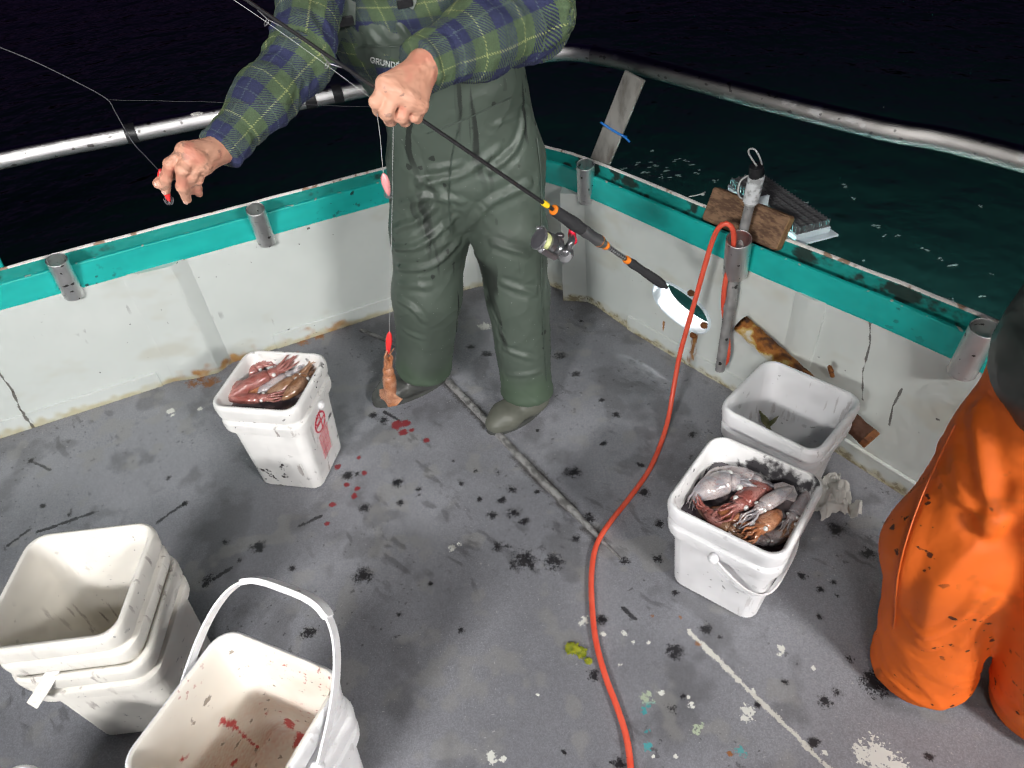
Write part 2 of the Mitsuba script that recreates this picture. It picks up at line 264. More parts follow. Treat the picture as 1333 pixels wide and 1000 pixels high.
def wall_color(p, n, uv):
    x, y, z = p.x, p.y, p.z
    s = (x - RO[0]) * RD[0] + (y - RO[1]) * RD[1]; right = x > 0.2
    c = mix((0.52, 0.56, 0.535), (0.595, 0.625, 0.6), fbm(x * 6, y * 6, z * 6, 3))
    c = mix(c, (0.46, 0.45, 0.37), 0.5 * smoothstep(0.56, 0.75, fbm(x * 5 + 3, y * 5, z * 7, 4)))
    w = noise(x * 40, y * 40, z * 40) - 0.5
    base = smoothstep(0.035, 0.0, z + w * 0.04)
    c = mix(c, (0.42, 0.37, 0.2), 0.75 * base)
    ink = smoothstep(0.84, 0.9, fbm(x * 60, y * 60, z * 60, 2)) * smoothstep(0.5, 0.75, noise(x * 5, y * 5, z * 5 + 4))
    c = mix(c, (0.03, 0.03, 0.03), 0.85 * ink)
    drip = smoothstep(0.86, 0.9, noise(x * 70 + y * 50, z * 9.0, 3.0)) * smoothstep(0.62, 0.75, noise(x * 6 + 2, y * 6, z * 5))
    c = mix(c, (0.08, 0.08, 0.08), 0.35 * drip * smoothstep(0.5, 0.6, noise(x * 11, y * 11, z * 14 + 7)))
    rl = smoothstep(0.05, 0.01, z + w * 0.06) * dr.maximum(smoothstep(0.2, 0.06, dr.abs(x + 1.12)), smoothstep(0.16, 0.05, dr.abs(x + 0.74)))
    c = mix(c, mix((0.32, 0.11, 0.02), (0.5, 0.28, 0.08), noise(x * 60, y * 60, z * 60)), 0.9 * rl * smoothstep(0.3, 0.55, noise(x * 26, y * 26, z * 26)))
    grime = smoothstep(0.03, 0.005, z + w * 0.05) * dr.select(right, 1.0, 0.0)
    c = mix(c, (0.12, 0.08, 0.03), 0.6 * grime * smoothstep(0.45, 0.62, fbm(x * 75, y * 75, z * 75 + 8, 3)))
    for q, wd, ln in RUN_R:
        s0 = (q[0] - RO[0]) * RD[0] + (q[1] - RO[1]) * RD[1]; d = (q[2] - z) / ln
        m = smoothstep(1.1, 0.3, dr.abs(s - s0) / wd + 1.6 * (fbm(s * 130, z * 30, 2.0, 3) - 0.5)) * smoothstep(-0.1, 0.0, d) * smoothstep(1.1, 0.6, d + w)
        c = mix(c, mix((0.2, 0.06, 0.012), (0.45, 0.2, 0.03), noise(s * 150, z * 40)), dr.select(right, m, 0.0) * 0.95)
    for a, b in CRACK_R:
        qa, qb = [((q[0] - RO[0]) * RD[0] + (q[1] - RO[1]) * RD[1], q[2]) for q in (a, b)]
        c = mix(c, (0.05, 0.045, 0.04), dr.select(right, 0.8 * smoothstep(0.003, 0.001, sd(s, z, qa, qb) + w * 0.003 + (noise(s * 60, z * 60) - 0.5) * 0.006), 0.0))
    for a, b in CRACK_L:
        qa, qb = [((q[0] - LO[0]) * LD[0] + (q[1] - LO[1]) * LD[1], q[2]) for q in (a, b)]; sl = (x - LO[0]) * LD[0] + (y - LO[1]) * LD[1]
        c = mix(c, (0.07, 0.06, 0.05), dr.select(right, 0.0, 0.85 * smoothstep(0.0045, 0.002, sd(sl, z, qa, qb) + w * 0.003 + (noise(sl * 70, z * 70) - 0.5) * 0.006)))
    return c
pr('bead_lit_paint', proc(lambda p, n, uv: mix((0.1, 0.098, 0.096), (0.26, 0.257, 0.255), smoothstep(0.3, 0.65, fbm(p.x * 45, p.y * 45, p.z * 90, 4)))), 0.45)  # deck paint made paler: the bead's lit top is put into its colour
pr('wall_paint', proc(wall_color), 0.42, bump=lambda p, n, uv: fbm(p.x * 55, p.y * 55, p.z * 55, 3) + 0.8 * fbm(p.x * 14, p.y * 14, p.z * 22, 2), bscale=0.0018, eps=1e-3, specular=0.4)
def teal_color(p, n, uv):
    x, y, z = p.x, p.y, p.z
    c = mix((0.004, 0.33, 0.3), (0.012, 0.46, 0.41), fbm(x * 9, y * 9, z * 20, 3))
    c = mix(c, (0.012, 0.02, 0.02), 0.92 * smoothstep(0.68, 0.74, fbm(0.8 * x * 50 + 30 * z, y * 50 + 20 * x, z * 50 - 30 * x, 3)) * smoothstep(0.5, 0.72, noise(x * 4.5 + 3, y * 4.5, z * 3)))
    return mix(c, (0.5, 0.42, 0.36), smoothstep(0.8, 0.85, noise(x * 80 + 5, y * 80, z * 80)) * smoothstep(0.545, 0.552, z))
pr('teal_paint', proc(teal_color), 0.38, bump=lambda p, n, uv: fbm(p.x * 50, p.y * 50, p.z * 50, 3), bscale=0.0015)
def gutter_color(p, n, uv):
    x, y, z = p.x, p.y, p.z; f = fbm(x * 22, y * 22, z * 22, 4)
    c = mix((0.006, 0.24, 0.21), (0.01, 0.34, 0.3), fbm(x * 9, y * 9, z * 20, 3))
    return mix(c, (0.02, 0.022, 0.018), 0.92 * smoothstep(0.42, 0.58, f + dr.select(x > 0.25, -0.02, -0.2)))
pr('dirty_teal_paint', proc(gutter_color), 0.6, bump=lambda p, n, uv: fbm(p.x * 70, p.y * 70, p.z * 70, 3), bscale=0.003)
pr('worn_edge_paint', proc(lambda p, n, uv: mix((0.72, 0.7, 0.66), (0.3, 0.2, 0.14), smoothstep(0.66, 0.74, fbm(p.x * 30, p.y * 30, 1.0, 3)))), 0.5)
def metal(name, color, a):
    scene[name] = {'type': 'twosided', 'bsdf': {'type': 'bumpmap', 'arbitrary': proc(lambda p, n, uv: noise(p.x * 40, p.y * 40, p.z * 900) + noise(p.x * 60, p.y * 60, p.z * 60)), 'scale': 0.0003,
                   'nested': {'type': 'roughconductor', 'alpha': a, 'specular_reflectance': proc(color), 'material': 'none'}}}
def steel_color(p, n, uv):
    c = mix((0.6, 0.59, 0.59), (0.8, 0.785, 0.78), noise(p.x * 30, p.y * 30, p.z * 30))
    return mix(c, (0.12, 0.1, 0.09), 0.8 * smoothstep(0.8, 0.88, noise(p.x * 75, p.y * 75, p.z * 75)) )
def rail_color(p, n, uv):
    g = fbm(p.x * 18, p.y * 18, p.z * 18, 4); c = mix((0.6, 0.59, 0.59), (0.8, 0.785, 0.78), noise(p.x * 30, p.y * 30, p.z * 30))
    dull = smoothstep(0.42, 0.58, g + dr.select(p.x + 0.4 * noise(p.x * 5, p.y * 5) > 0.62, 0.2, -0.3))  # darker grey patches, mostly on the right run
    c = mix(c, (0.34, 0.32, 0.305), 0.85 * dull)
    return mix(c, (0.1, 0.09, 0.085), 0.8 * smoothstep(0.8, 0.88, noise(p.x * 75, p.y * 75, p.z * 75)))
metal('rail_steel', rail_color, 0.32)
metal('holder_steel', lambda p, n, uv: mix((0.84, 0.83, 0.83), (0.98, 0.97, 0.96), noise(p.x * 30, p.y * 30, p.z * 30)) * (1 - 0.85 * smoothstep(0.8, 0.88, noise(p.x * 75, p.y * 75, p.z * 75))), 0.38)
pr('stanchion_steel', proc(lambda p, n, uv: mix((0.42, 0.4, 0.37), (0.2, 0.18, 0.16), smoothstep(0.35, 0.7, fbm(p.x * 30, p.y * 30, p.z * 9, 4)))), 0.45, metallic=0.7, specular=0.5)
pr('black_tape', (0.012, 0.012, 0.014), 0.4)
pr('blue_tie', (0.02, 0.16, 0.5), 0.35)
pr('galvanized', proc(lambda p, n, uv: mix((0.2, 0.2, 0.2), (0.36, 0.355, 0.35), noise(p.x * 60, p.y * 60, p.z * 60)) * (1 - 0.9 * smoothstep(0.8, 0.86, noise(p.x * 70, p.y * 70, p.z * 45 + 5)))), 0.45, metallic=0.3)
pr('white_pvc', proc(lambda p, n, uv: mix((0.3, 0.31, 0.31), (0.6, 0.62, 0.63), smoothstep(0.35, 0.6, fbm(p.x * 60, p.y * 60, p.z * 60, 3)))), 0.35)
def wood_color(p, n, uv):
    g = fbm(uv.x * 9, uv.y * 90, 0.0, 3) + 0.4 * noise(uv.x * 30, uv.y * 300)
    c = mix((0.1, 0.052, 0.03), (0.24, 0.14, 0.08), smoothstep(0.35, 0.95, g))
    return mix(c, (0.35, 0.2, 0.08), 0.5 * smoothstep(0.985, 1.0, uv.x))
pr('old_wood', proc(wood_color), 0.75, bump=lambda p, n, uv: fbm(uv.x * 9, uv.y * 90, 0.0, 3), bscale=0.003)
pr('heatsink_black', (0.16, 0.16, 0.165), 0.32, metallic=0.5, specular=0.8)
pr('panel_white', (0.6, 0.68, 0.72), 0.25)
def rust_color(p, n, uv):
    f = fbm(p.x * 26, p.y * 26, p.z * 26, 5) + (p.z - uv.x) * 11.0 + 0.22 * smoothstep(0.35, 0.9, uv.y)
    c = mix(mix((0.58, 0.55, 0.44), (0.5, 0.33, 0.1), smoothstep(0.35, 0.5, f)), (0.3, 0.105, 0.015), smoothstep(0.48, 0.62, f))
    return mix(c, (0.06, 0.022, 0.01), smoothstep(0.62, 0.85, f + 0.2 * noise(p.x * 90, p.y * 90, p.z * 90) - 0.1))
pr('rusty_steel', proc(rust_color), 0.75, bump=lambda p, n, uv: fbm(p.x * 70, p.y * 70, p.z * 70, 3), bscale=0.006)
pr('rust_plain', proc(lambda p, n, uv: mix((0.05, 0.018, 0.01), (0.28, 0.1, 0.02), fbm(p.x * 60, p.y * 60, p.z * 60, 3))), 0.8)
pr('hose_rubber', proc(lambda p, n, uv: mix((0.72, 0.075, 0.038), (0.8, 0.125, 0.07), noise(p.x * 50, p.y * 50, p.z * 50)) * (1 - 0.6 * smoothstep(0.9, 0.95, noise(p.x * 140, p.y * 140, p.z * 140)))), 0.38)
def pail(name, tint, ink, dirt):
    def f(p, n, uv):
        x, y, z = 0.8 * p.x + 0.6 * p.z, 0.9 * p.y + 0.43 * p.x, 0.8 * p.z - 0.6 * p.x + 0.2 * p.y
        c = mix(tint, tuple(q * 0.9 for q in tint), smoothstep(0.4, 0.7, fbm(x * 12, y * 12, z * 12, 3)))
        streak = fbm(p.x * 75 + p.y * 40 + 3, p.y * 75 - p.x * 40, p.z * 11, 4); zone = fbm(x * 7, y * 7, z * 7 + 9, 2)
        c = mix(c, (0.25, 0.21, 0.19), dirt * smoothstep(0.62, 0.74, streak) * smoothstep(0.48, 0.7, zone))
        c = mix(c, (0.025, 0.02, 0.022), ink * smoothstep(0.66, 0.74, fbm(x * 62, y * 62, z * 40 + 6, 4)) * smoothstep(0.52, 0.64, fbm(x * 9 + 4, y * 9, z * 9, 2)))
        dots = smoothstep(0.88, 0.92, noise(x * 110, y * 110, z * 110)) * smoothstep(0.5, 0.7, noise(x * 13, y * 13, z * 13))
        return mix(c, (0.03, 0.025, 0.025), min(1.0, ink + 0.25) * dots)
    pr(name, proc(f), 0.33, bump=lambda p, n, uv: fbm(p.x * 30, p.y * 30, p.z * 30, 2), bscale=0.0009, specular=0.5)
pail('pail_squid', (0.8, 0.79, 0.77), 0.95, 0.8)
pail('pail_clean', (0.78, 0.78, 0.79), 0.22, 0.35)
pail('pail_cream', (0.77, 0.745, 0.69), 0.2, 0.7)
GC, GY = A([-0.531, 0.555]), -0.457
GORE = [((-.620, .626, .293), (-.613, .636, .249), .008), ((-.613, .636, .249), (-.611, .635, .197), .005), ((-.611, .635, .197), (-.605, .639, .131), .0045), ((-.544, .677, .15), (-.55, .68, .13), .012), ((-.525, .664, .111), (-.53, .65, .111), .01), ((-.661, .546, .329), (-.658, .552, .322), .007), ((-.50, .69, .14), (-.50, .695, .125), .014), ((-.631, .592, .178), (-.63, .597, .172), .006)]
def gore(p, n, uv):
    x, y, z = p.x, p.y, p.z; X, Y, Z = 0.8 * x + 0.6 * z, 0.9 * y + 0.43 * x, 0.8 * z - 0.6 * x + 0.2 * y
    c = mix((0.79, 0.755, 0.69), (0.72, 0.66, 0.58), smoothstep(0.4, 0.7, fbm(x * 10, y * 10, z * 10, 3)))
    low = smoothstep(0.42, 0.26, z + 0.16 * fbm(x * 12, y * 12, z * 12, 2)) * smoothstep(0.3, 0.6, fbm(x * 6 + 2, y * 6, z * 6, 3))
    c = mix(c, (0.62, 0.3, 0.22), 0.6 * low * noise(x * 210, y * 210, z * 210))
    c = mix(c, (0.45, 0.05, 0.04), 0.7 * smoothstep(0.72, 0.78, fbm(X * 60, Y * 60, Z * 60, 4)) * smoothstep(0.5, 0.62, noise(x * 10 + 1, y * 10, z * 10)) * smoothstep(0.3, 0.22, z + 0.1 * noise(x * 15, y * 15)))
    c = mix(c, (0.4, 0.05, 0.04), 0.8 * smoothstep(0.7, 0.75, fbm(X * 130, Y * 130, Z * 130, 2)) * smoothstep(0.5, 0.7, noise(x * 9 + 6, y * 9, z * 9)))
    for a_, b_, r_ in GORE:
        ex, ey, ez = b_[0] - a_[0], b_[1] - a_[1], b_[2] - a_[2]; t = dr.clip(((x - a_[0]) * ex + (y - a_[1]) * ey + (z - a_[2]) * ez) / (ex * ex + ey * ey + ez * ez), 0, 1)
        d = dr.sqrt(dr.square(x - a_[0] - t * ex) + dr.square(y - a_[1] - t * ey) + dr.square(z - a_[2] - t * ez))
        c = mix(c, (0.5, 0.03, 0.04), 0.92 * smoothstep(1.1, 0.6, d / (r_ * 1.25) + (fbm(X * 140, Y * 140, Z * 140, 3) - 0.5) * 1.1))
    return mix(c, (0.16, 0.12, 0.09), 0.7 * smoothstep(0.7, 0.76, fbm(X * 50 + 7, Y * 50, Z * 50, 4)))
pr('pail_blood', proc(gore), 0.33, specular=0.5)
def inky(p, n, uv):
    x, y, z = p.x, p.y, p.z
    c = mix((0.79, 0.785, 0.78), (0.66, 0.65, 0.65), smoothstep(0.45, 0.75, fbm(x * 14, y * 14, z * 14, 3)))
    w = (fbm(x * 60, y * 60, z * 34, 4) - 0.5) * 2.2; m = mi.Float(0)
    for q, r in INKED: m = dr.maximum(m, smoothstep(1.15, 0.35, dr.sqrt(dr.square(x - q[0]) + dr.square(y - q[1]) + 0.8 * dr.square(z - q[2])) / r + w))
    c = mix(c, (0.02, 0.017, 0.022), 0.95 * m)
    dots = smoothstep(0.72, 0.78, fbm(x * 95, y * 95, z * 95, 2)) * smoothstep(0.4, 0.6, noise(x * 17, y * 17, z * 17))
    return mix(c, (0.03, 0.025, 0.03), 0.9 * dots)
INKED = [((.588, 1.143, .285), .03), ((.606, 1.127, .295), .03), ((.624, 1.112, .29), .034), ((.646, 1.092, .285), .034), ((.668, 1.073, .29), .03), ((.689, 1.057, .308), .026), ((.703, 1.046, .326), .02), ((.711, 1.038, .326), .018), ((.505, 1.202, .243), .018), ((.468, 1.16, .25), .018), ((.439, 1.127, .255), .024), ((.433, 1.118, .235), .024), ((.559, 1.167, .27), .016), ((.634, 1.101, .26), .04), ((.66, 1.08, .25), .045)]
pr('pail_inky', proc(inky), 0.33, specular=0.5)
pr('red_print', (0.6, 0.03, 0.06), 0.5)
pr('pink_print', (0.7, 0.22, 0.24), 0.5)
def squid_skin(name, a, b, spot, amount):
    def f(p, n, uv):
        c = mix(a, b, smoothstep(0.3, 0.7, fbm(p.x * 38, p.y * 38, p.z * 38, 3)))
        return mix(c, spot, amount * smoothstep(0.6, 0.72, noise(p.x * 420, p.y * 420, p.z * 420)) * (0.4 + 0.6 * noise(p.x * 60, p.y * 60, p.z * 60)))
    pr(name, proc(f), 0.16, clearcoat=1.0, clearcoat_gloss=0.96, specular=0.8, bump=lambda p, n, uv: fbm(p.x * 55, p.y * 55, p.z * 55, 3), bscale=0.0035)
squid_skin('squid_red', (0.26, 0.075, 0.06), (0.36, 0.16, 0.14), (0.16, 0.03, 0.025), 0.7)
squid_skin('squid_brown', (0.22, 0.105, 0.05), (0.33, 0.2, 0.13), (0.1, 0.035, 0.02), 0.7)
squid_skin('squid_pale', (0.26, 0.255, 0.275), (0.44, 0.39, 0.38), (0.3, 0.12, 0.1), 0.55)
squid_skin('squid_orange', (0.34, 0.13, 0.055), (0.44, 0.22, 0.13), (0.2, 0.05, 0.02), 0.7)
pr('eye_white', (0.6, 0.6, 0.58), 0.1, clearcoat=1.0)
pr('eye_black', (0.01, 0.01, 0.01), 0.1, clearcoat=1.0)
pr('inky_water', proc(lambda p, n, uv: mix((0.05, 0.042, 0.05), (0.2, 0.16, 0.16), smoothstep(0.35, 0.7, fbm(p.x * 28, p.y * 28, 1.0, 4)))), 0.07, specular=0.7, bump=lambda p, n, uv: fbm(p.x * 40, p.y * 40, 0.0, 3), bscale=0.006)
pr('rag_white', proc(lambda p, n, uv: mix((0.5, 0.49, 0.46), (0.66, 0.65, 0.62), noise(p.x * 50, p.y * 50, p.z * 50))), 0.8)
pr('weed', proc(lambda p, n, uv: mix((0.12, 0.16, 0.015), (0.36, 0.36, 0.03), noise(p.x * 120, p.y * 120, p.z * 120))), 0.35)
pr('fish_skin', proc(lambda p, n, uv: mix((0.07, 0.08, 0.03), (0.2, 0.19, 0.09), noise(p.x * 90, p.y * 90, p.z * 90))), 0.3)
# people
def wader_color(p, n, uv):
    x, y, z = p.x, p.y, p.z
    c = mix((0.047, 0.064, 0.05), (0.07, 0.09, 0.073), fbm(x * 9, y * 9, z * 9, 4))
    c = mix(c, (0.062, 0.095, 0.06), 0.7 * smoothstep(0.25, 0.17, z + 0.08 * noise(x * 14, y * 14)) )
    drip = smoothstep(0.68, 0.76, fbm(x * 40 + y * 26 + 0.25 * noise(x * 20, z * 20), z * 2.6, 2.0, 3)) * smoothstep(0.4, 0.58, noise(x * 9, y * 9, z * 6))
    c = mix(c, (0.01, 0.013, 0.011), 0.85 * drip)
    c = mix(c, (0.014, 0.018, 0.015), 0.8 * smoothstep(0.82, 0.88, noise(x * 55, y * 55, z * 40)) * smoothstep(0.45, 0.65, noise(x * 7, y * 7, z * 7 + 3)))
    return mix(c, (0.2, 0.22, 0.2), 0.5 * smoothstep(0.93, 0.96, noise(x * 140, y * 140, z * 140)))
pr('green_oilskin', proc(wader_color), proc(lambda p, n, uv: 0.4 + 0.2 * noise(p.x * 14, p.y * 14, p.z * 14)), bump=lambda p, n, uv: fbm(p.x * 60, p.y * 60, p.z * 60, 3), bscale=0.0014, specular=0.5)
pr('green_seam', (0.05, 0.068, 0.055), 0.4)
def orange_color(p, n, uv):
    x, y, z = p.x, p.y, p.z
    c = mix((0.74, 0.13, 0.013), (0.8, 0.155, 0.018), fbm(x * 9, y * 9, z * 9, 3))
    c = mix(c, (0.02, 0.012, 0.01), 0.9 * smoothstep(0.7, 0.75, fbm(0.8 * x * 62 + 37 * z, y * 62 + 20 * x, z * 50 - 37 * x, 3)) * smoothstep(0.5, 0.7, noise(x * 6, y * 6, z * 6)))
    c = mix(c, (0.2, 0.05, 0.012), 0.3 * smoothstep(0.56, 0.7, fbm(x * 16 + 9, y * 16, z * 16, 4)) * smoothstep(0.55, 0.66, noise(x * 6 + 2, y * 6, z * 5 + 1)))
    return mix(c, (0.24, 0.06, 0.01), 0.55 * smoothstep(0.62, 0.72, fbm(x * 30 + y * 20, z * 5.0, 4.0, 3)) * smoothstep(0.5, 0.65, noise(x * 7 + 4, y * 7, z * 5)))
pr('orange_oilskin', proc(orange_color), 0.62, bump=lambda p, n, uv: fbm(p.x * 60, p.y * 60, p.z * 60, 3), bscale=0.0016, specular=0.3)
pr('orange_seam', (0.6, 0.1, 0.008), 0.5)
pr('dark_jacket', proc(lambda p, n, uv: mix((0.016, 0.022, 0.02), (0.042, 0.05, 0.046), fbm(p.x * 12, p.y * 12, p.z * 12, 3))), 0.4, bump=lambda p, n, uv: fbm(p.x * 30, p.y * 30, p.z * 30, 3), bscale=0.005)
pr('boot_rubber', proc(lambda p, n, uv: mix((0.035, 0.036, 0.034), (0.075, 0.078, 0.072), fbm(p.x * 25, p.y * 25, p.z * 25, 3))), 0.4)
pr('boot_rubber_olive', proc(lambda p, n, uv: mix((0.07, 0.075, 0.06), (0.12, 0.122, 0.1), fbm(p.x * 25, p.y * 25, p.z * 25, 3))), 0.5)
def skin_color(p, n, uv):
    c = mix((0.44, 0.2, 0.13), (0.6, 0.34, 0.24), fbm(p.x * 30, p.y * 30, p.z * 30, 3))
    c = mix(c, (0.16, 0.1, 0.08), 0.55 * smoothstep(0.62, 0.72, fbm(p.x * 75, p.y * 75 + 3, p.z * 75, 4)))
    return mix(c, (0.5, 0.17, 0.12), 0.6 * smoothstep(0.48, 0.72, fbm(p.x * 36 + 4, p.y * 22, p.z * 22, 3)))
pr('skin', proc(skin_color), 0.45, bump=lambda p, n, uv: fbm(p.x * 110, p.y * 110, p.z * 110, 4), bscale=0.004, specular=0.4)
pr('nail', (0.62, 0.38, 0.3), 0.3)
pr('hair_dark', (0.02, 0.015, 0.012), 0.5)
def tartan(u, v):
    def yarn(t):
        f = t / 0.1 - dr.floor(t / 0.1)
        c = mix((0.055, 0.085, 0.042), (0.016, 0.02, 0.062), dr.select(f < 0.46, 1.0, 0.0))
        c = mix(c, (0.34, 0.36, 0.13), dr.select(dr.abs(f - 0.74) < 0.016, 0.5, 0.0))
        return mix(c, (0.06, 0.085, 0.09), dr.select(dr.abs(f - 0.23) < 0.015, 0.8, 0.0))
    k = (u + v) / 0.0056; tw = dr.select(k - dr.floor(k) < 0.5, 1.0, 0.0)
    return mix(yarn(u), yarn(v), tw)
def flannel(p, n, uv):
    c = tartan(uv.x, uv.y)
    return c * (0.8 + 0.4 * noise(uv.x * 700, uv.y * 700)) * (0.85 + 0.3 * noise(uv.x * 40, uv.y * 40))
pr('flannel', proc(flannel), 0.85, sheen=0.5, bump=lambda p, n, uv: noise(uv.x * 600, uv.y * 600), bscale=0.0006)
# tackle
pr('rod_black', (0.012, 0.012, 0.013), 0.2, clearcoat=0.8)
pr('grip_foam', (0.02, 0.02, 0.022), 0.75)
pr('rod_orange', (0.75, 0.2, 0.02), 0.3)
pr('rod_yellow', (0.85, 0.55, 0.02), 0.35)
pr('reel_dark', (0.2, 0.2, 0.21), 0.2, metallic=0.8, specular=0.8)
pr('reel_silver', (0.5, 0.5, 0.52), 0.2, metallic=0.85, specular=0.8)
pr('reel_red', (0.7, 0.02, 0.05), 0.25)
pr('braid_line', (0.55, 0.58, 0.28), 0.6)
pr('thin_line', (0.4, 0.41, 0.4), 0.35)
pr('dark_line', (0.03, 0.03, 0.034), 0.5)
pr('jig_red', (0.75, 0.03, 0.03), 0.25, clearcoat=1.0)
pr('jig_pink', (0.75, 0.3, 0.3), 0.3, clearcoat=1.0)
pr('white_ink', (0.5, 0.52, 0.5), 0.5)
pr('cabin_paint', (0.55, 0.56, 0.55), 0.5)
scene['sea_water'] = {'type': 'bumpmap', 'arbitrary': proc(lambda p, n, uv: fbm(p.x * 2.2, p.y * 2.2, 0.0, 3) + 0.25 * fbm(p.x * 11, p.y * 11, 3.0, 3), 4e-3), 'scale': 0.06,
                      'nested': {'type': 'principled', 'base_color': rgb(0.005, 0.019, 0.017), 'roughness': 0.12, 'specular': 0.5}}
pr('foam', (0.085, 0.11, 0.105), 0.5)
def emit(c): return {'type': 'area', 'radiance': {'type': 'rgb', 'value': list(map(float, c))}}

# ------------------------------------------------------------------ sea, deck, bulwark, rail
def sheet(poly_pts, z): 
    v, f = trimesh.creation.triangulate_polygon(Polygon(poly_pts), engine='earcut')
    return np.c_[v, np.full(len(v), z)], f
structure('sea', (A([[-150, -60, -.95], [150, -60, -.95], [150, 320, -.95], [-150, 320, -.95]], float), A([[0, 1, 2], [0, 2, 3]])), 'sea_water', 'dark green night water around the boat')
fl = []
for px, py, r in [(1000,290,3),(1050,264,3),(1108,287,7),(1137,293,6),(1150,308,3),(1154,318,3),(1206,325,5),(1241,345,6),(1277,347,5),(1281,386,4),(1222,337,3),(1280,368,3),(1170,307,3),(1125,339,2),(1214,357,2),(1098,240,6),(1110,258,3),(1048,232,5),
                  (830,212,6),(852,215,8),(870,222,7),(880,208,6),(893,210,5),(850,197,4),(905,225,6),(882,228,8),(862,230,4),(900,215,5),(815,219,5),(930,235,4),(838,224,7),(1276,269,3),(1150,140,2),(1030,255,3),(1290,357,2),(1240,391,2),(1098,350,2)]:
    fl.append((px, py, r))
FOAM = [(1.9290, 4.4001, -0.9440),(2.2919, 4.6316, -0.9440),(2.4910, 4.3237, -0.9440),(2.6086, 4.2345, -0.9440),(2.6052, 4.0755, -0.9440),(2.5808, 3.9779, -0.9440),(2.7938, 3.8690, -0.9440),(2.8630, 3.6671, -0.9440),(3.0140, 3.6220, -0.9440),(2.8585, 3.3144, -0.9440),(2.8132, 3.7504, -0.9440),(2.9318, 3.4517, -0.9440),(2.7058, 4.0668, -0.9440),(2.3588, 3.8136, -0.9440),(2.6907, 3.5894, -0.9440),(2.6600, 4.8579, -0.9440),(2.6349, 4.6346, -0.9440),(2.4252, 5.0151, -0.9440),
        (1.2240, 5.5675, -0.9440),(1.3504, 5.4940, -0.9440),(1.4374, 5.3715, -0.9440),(1.5446, 5.5562, -0.9440),(1.6168, 5.5094, -0.9440),(1.3951, 5.7626, -0.9440),(1.6355, 5.2847, -0.9440),(1.4895, 5.2739, -0.9440),(1.3648, 5.2727, -0.9440),(1.6412, 5.4290, -0.9440),(1.1121, 5.4874, -0.9440),(1.7454, 5.1208, -0.9440),(1.2386, 5.3862, -0.9440),(3.4166, 4.3437, -0.9440),(3.5936, 6.2196, -0.9440),(2.2234, 4.7571, -0.9440),(3.0247, 3.5308, -0.9440),(2.6651, 3.3065, -0.9440),(2.1927, 3.7406, -0.9440)]
parts = []
for i_, (c, (_, _, r)) in enumerate(zip(FOAM, fl)):
    if i_ % 3 == 2 and i_ < 18: continue
    for q in range(4):
        n = 11; ang = np.arange(n) * 2 * np.pi / n; rr = r * 0.0022 * rng.uniform(.3, 1.0, n); off = rng.normal(0, r * 0.004, 2) * (q > 0)
        v = np.c_[c[0] + off[0] + rr * np.cos(ang) * 1.6, c[1] + off[1] + rr * np.sin(ang) * .9, np.full(n, c[2])]; top = np.r_[v, [[c[0] + off[0], c[1] + off[1], c[2] + .006]]]
        parts.append((top, A([[k, (k + 1) % n, n] for k in range(n)])))
scene['foam_flecks'] = mikit.ply(cat(parts), 'foam'); labels['foam_flecks'] = {'label': 'pale flecks of foam and bubbles drifting on the dark green water', 'category': 'foam', 'kind': 'stuff'}

dL = nrm(A((-0.4620, 2.3861, 0.0000)) - A((-1.8103, 1.8404, 0.0000))); L0 = A((-1.8103, 1.8404, 0.0000)); nL = A([dL[1], -dL[0], 0]); nR = A([-abs(RD[1]), -RD[0], 0]); nR = A([RD[1], -RD[0], 0])
def Lp(x): return L0 + dL * ((x - L0[0]) / dL[0])
far_left = Lp(-4.2)
FLOOR = [far_left, Lp(-2.3), Lp(-1.3), Lp(-.9), Lp(-.30), A([-.10, 2.505, 0]), A([.168, 2.489, 0]), A([.253, 2.411, 0]), A([.361, 2.288, 0]), A([.46, 2.12, 0]), A([.625, 1.888, 0]), A([.745, 1.728, 0]), A([.965, 1.42, 0]), A([1.089, 1.225, 0]), A([2.45, -.72, 0])]
LIP = [p.copy() for p in FLOOR]
for k, q in {8: (.362, 2.275), 9: (.462, 2.135), 10: (.628, 1.905), 11: (.765, 1.712), 12: (.985, 1.432), 13: (1.105, 1.265), 14: (2.47, -.70)}.items(): LIP[k] = A([*q, 0])
def outward(line, d):
    """The plan polyline moved outboard by d (to its left, walking left to right)."""
    p = A(line)[:, :2]; out = []
    for k in range(len(p)):
        t0 = nrm(p[k] - p[k - 1]) if k else nrm(p[1] - p[0]); t1 = nrm(p[k + 1] - p[k]) if k < len(p) - 1 else t0
        n0, n1 = A([-t0[1], t0[0]]), A([-t1[1], t1[0]]); m = nrm(n0 + n1); out.append(p[k] + m * d / max(m @ n1, .5))
    return A(out)
def dense(line, step=0.04):
    p = A(line); out = []
    for a, b in zip(p[:-1], p[1:]):
        n = max(1, int(np.linalg.norm(b - a) / step)); out += [a + (b - a) * t for t in np.arange(n) / n]
    return A(out + [p[-1]])
def strip_solid(profiles):
    """Closed solid swept between plan polylines: profiles = list of (polyline (n,2), z) round the section."""
    n = len(profiles[0][0]); m = len(profiles)
    v = np.stack([np.c_[p, np.full(n, z) if np.isscalar(z) else z] for p, z in profiles], 1).reshape(-1, 3)
    i, j = np.meshgrid(np.arange(n - 1), np.arange(m), indexing='ij')
    q = np.stack([i * m + j, i * m + (j + 1) % m, (i + 1) * m + (j + 1) % m, (i + 1) * m + j], -1).reshape(-1, 4)
    cap = [[0, k + 1, k] for k in range(1, m - 1)]; e = (n - 1) * m; cap2 = [[e, e + k, e + k + 1] for k in range(1, m - 1)]
    return v, np.vstack([q[:, [0, 1, 2]], q[:, [0, 2, 3]], A(cap), A(cap2)])
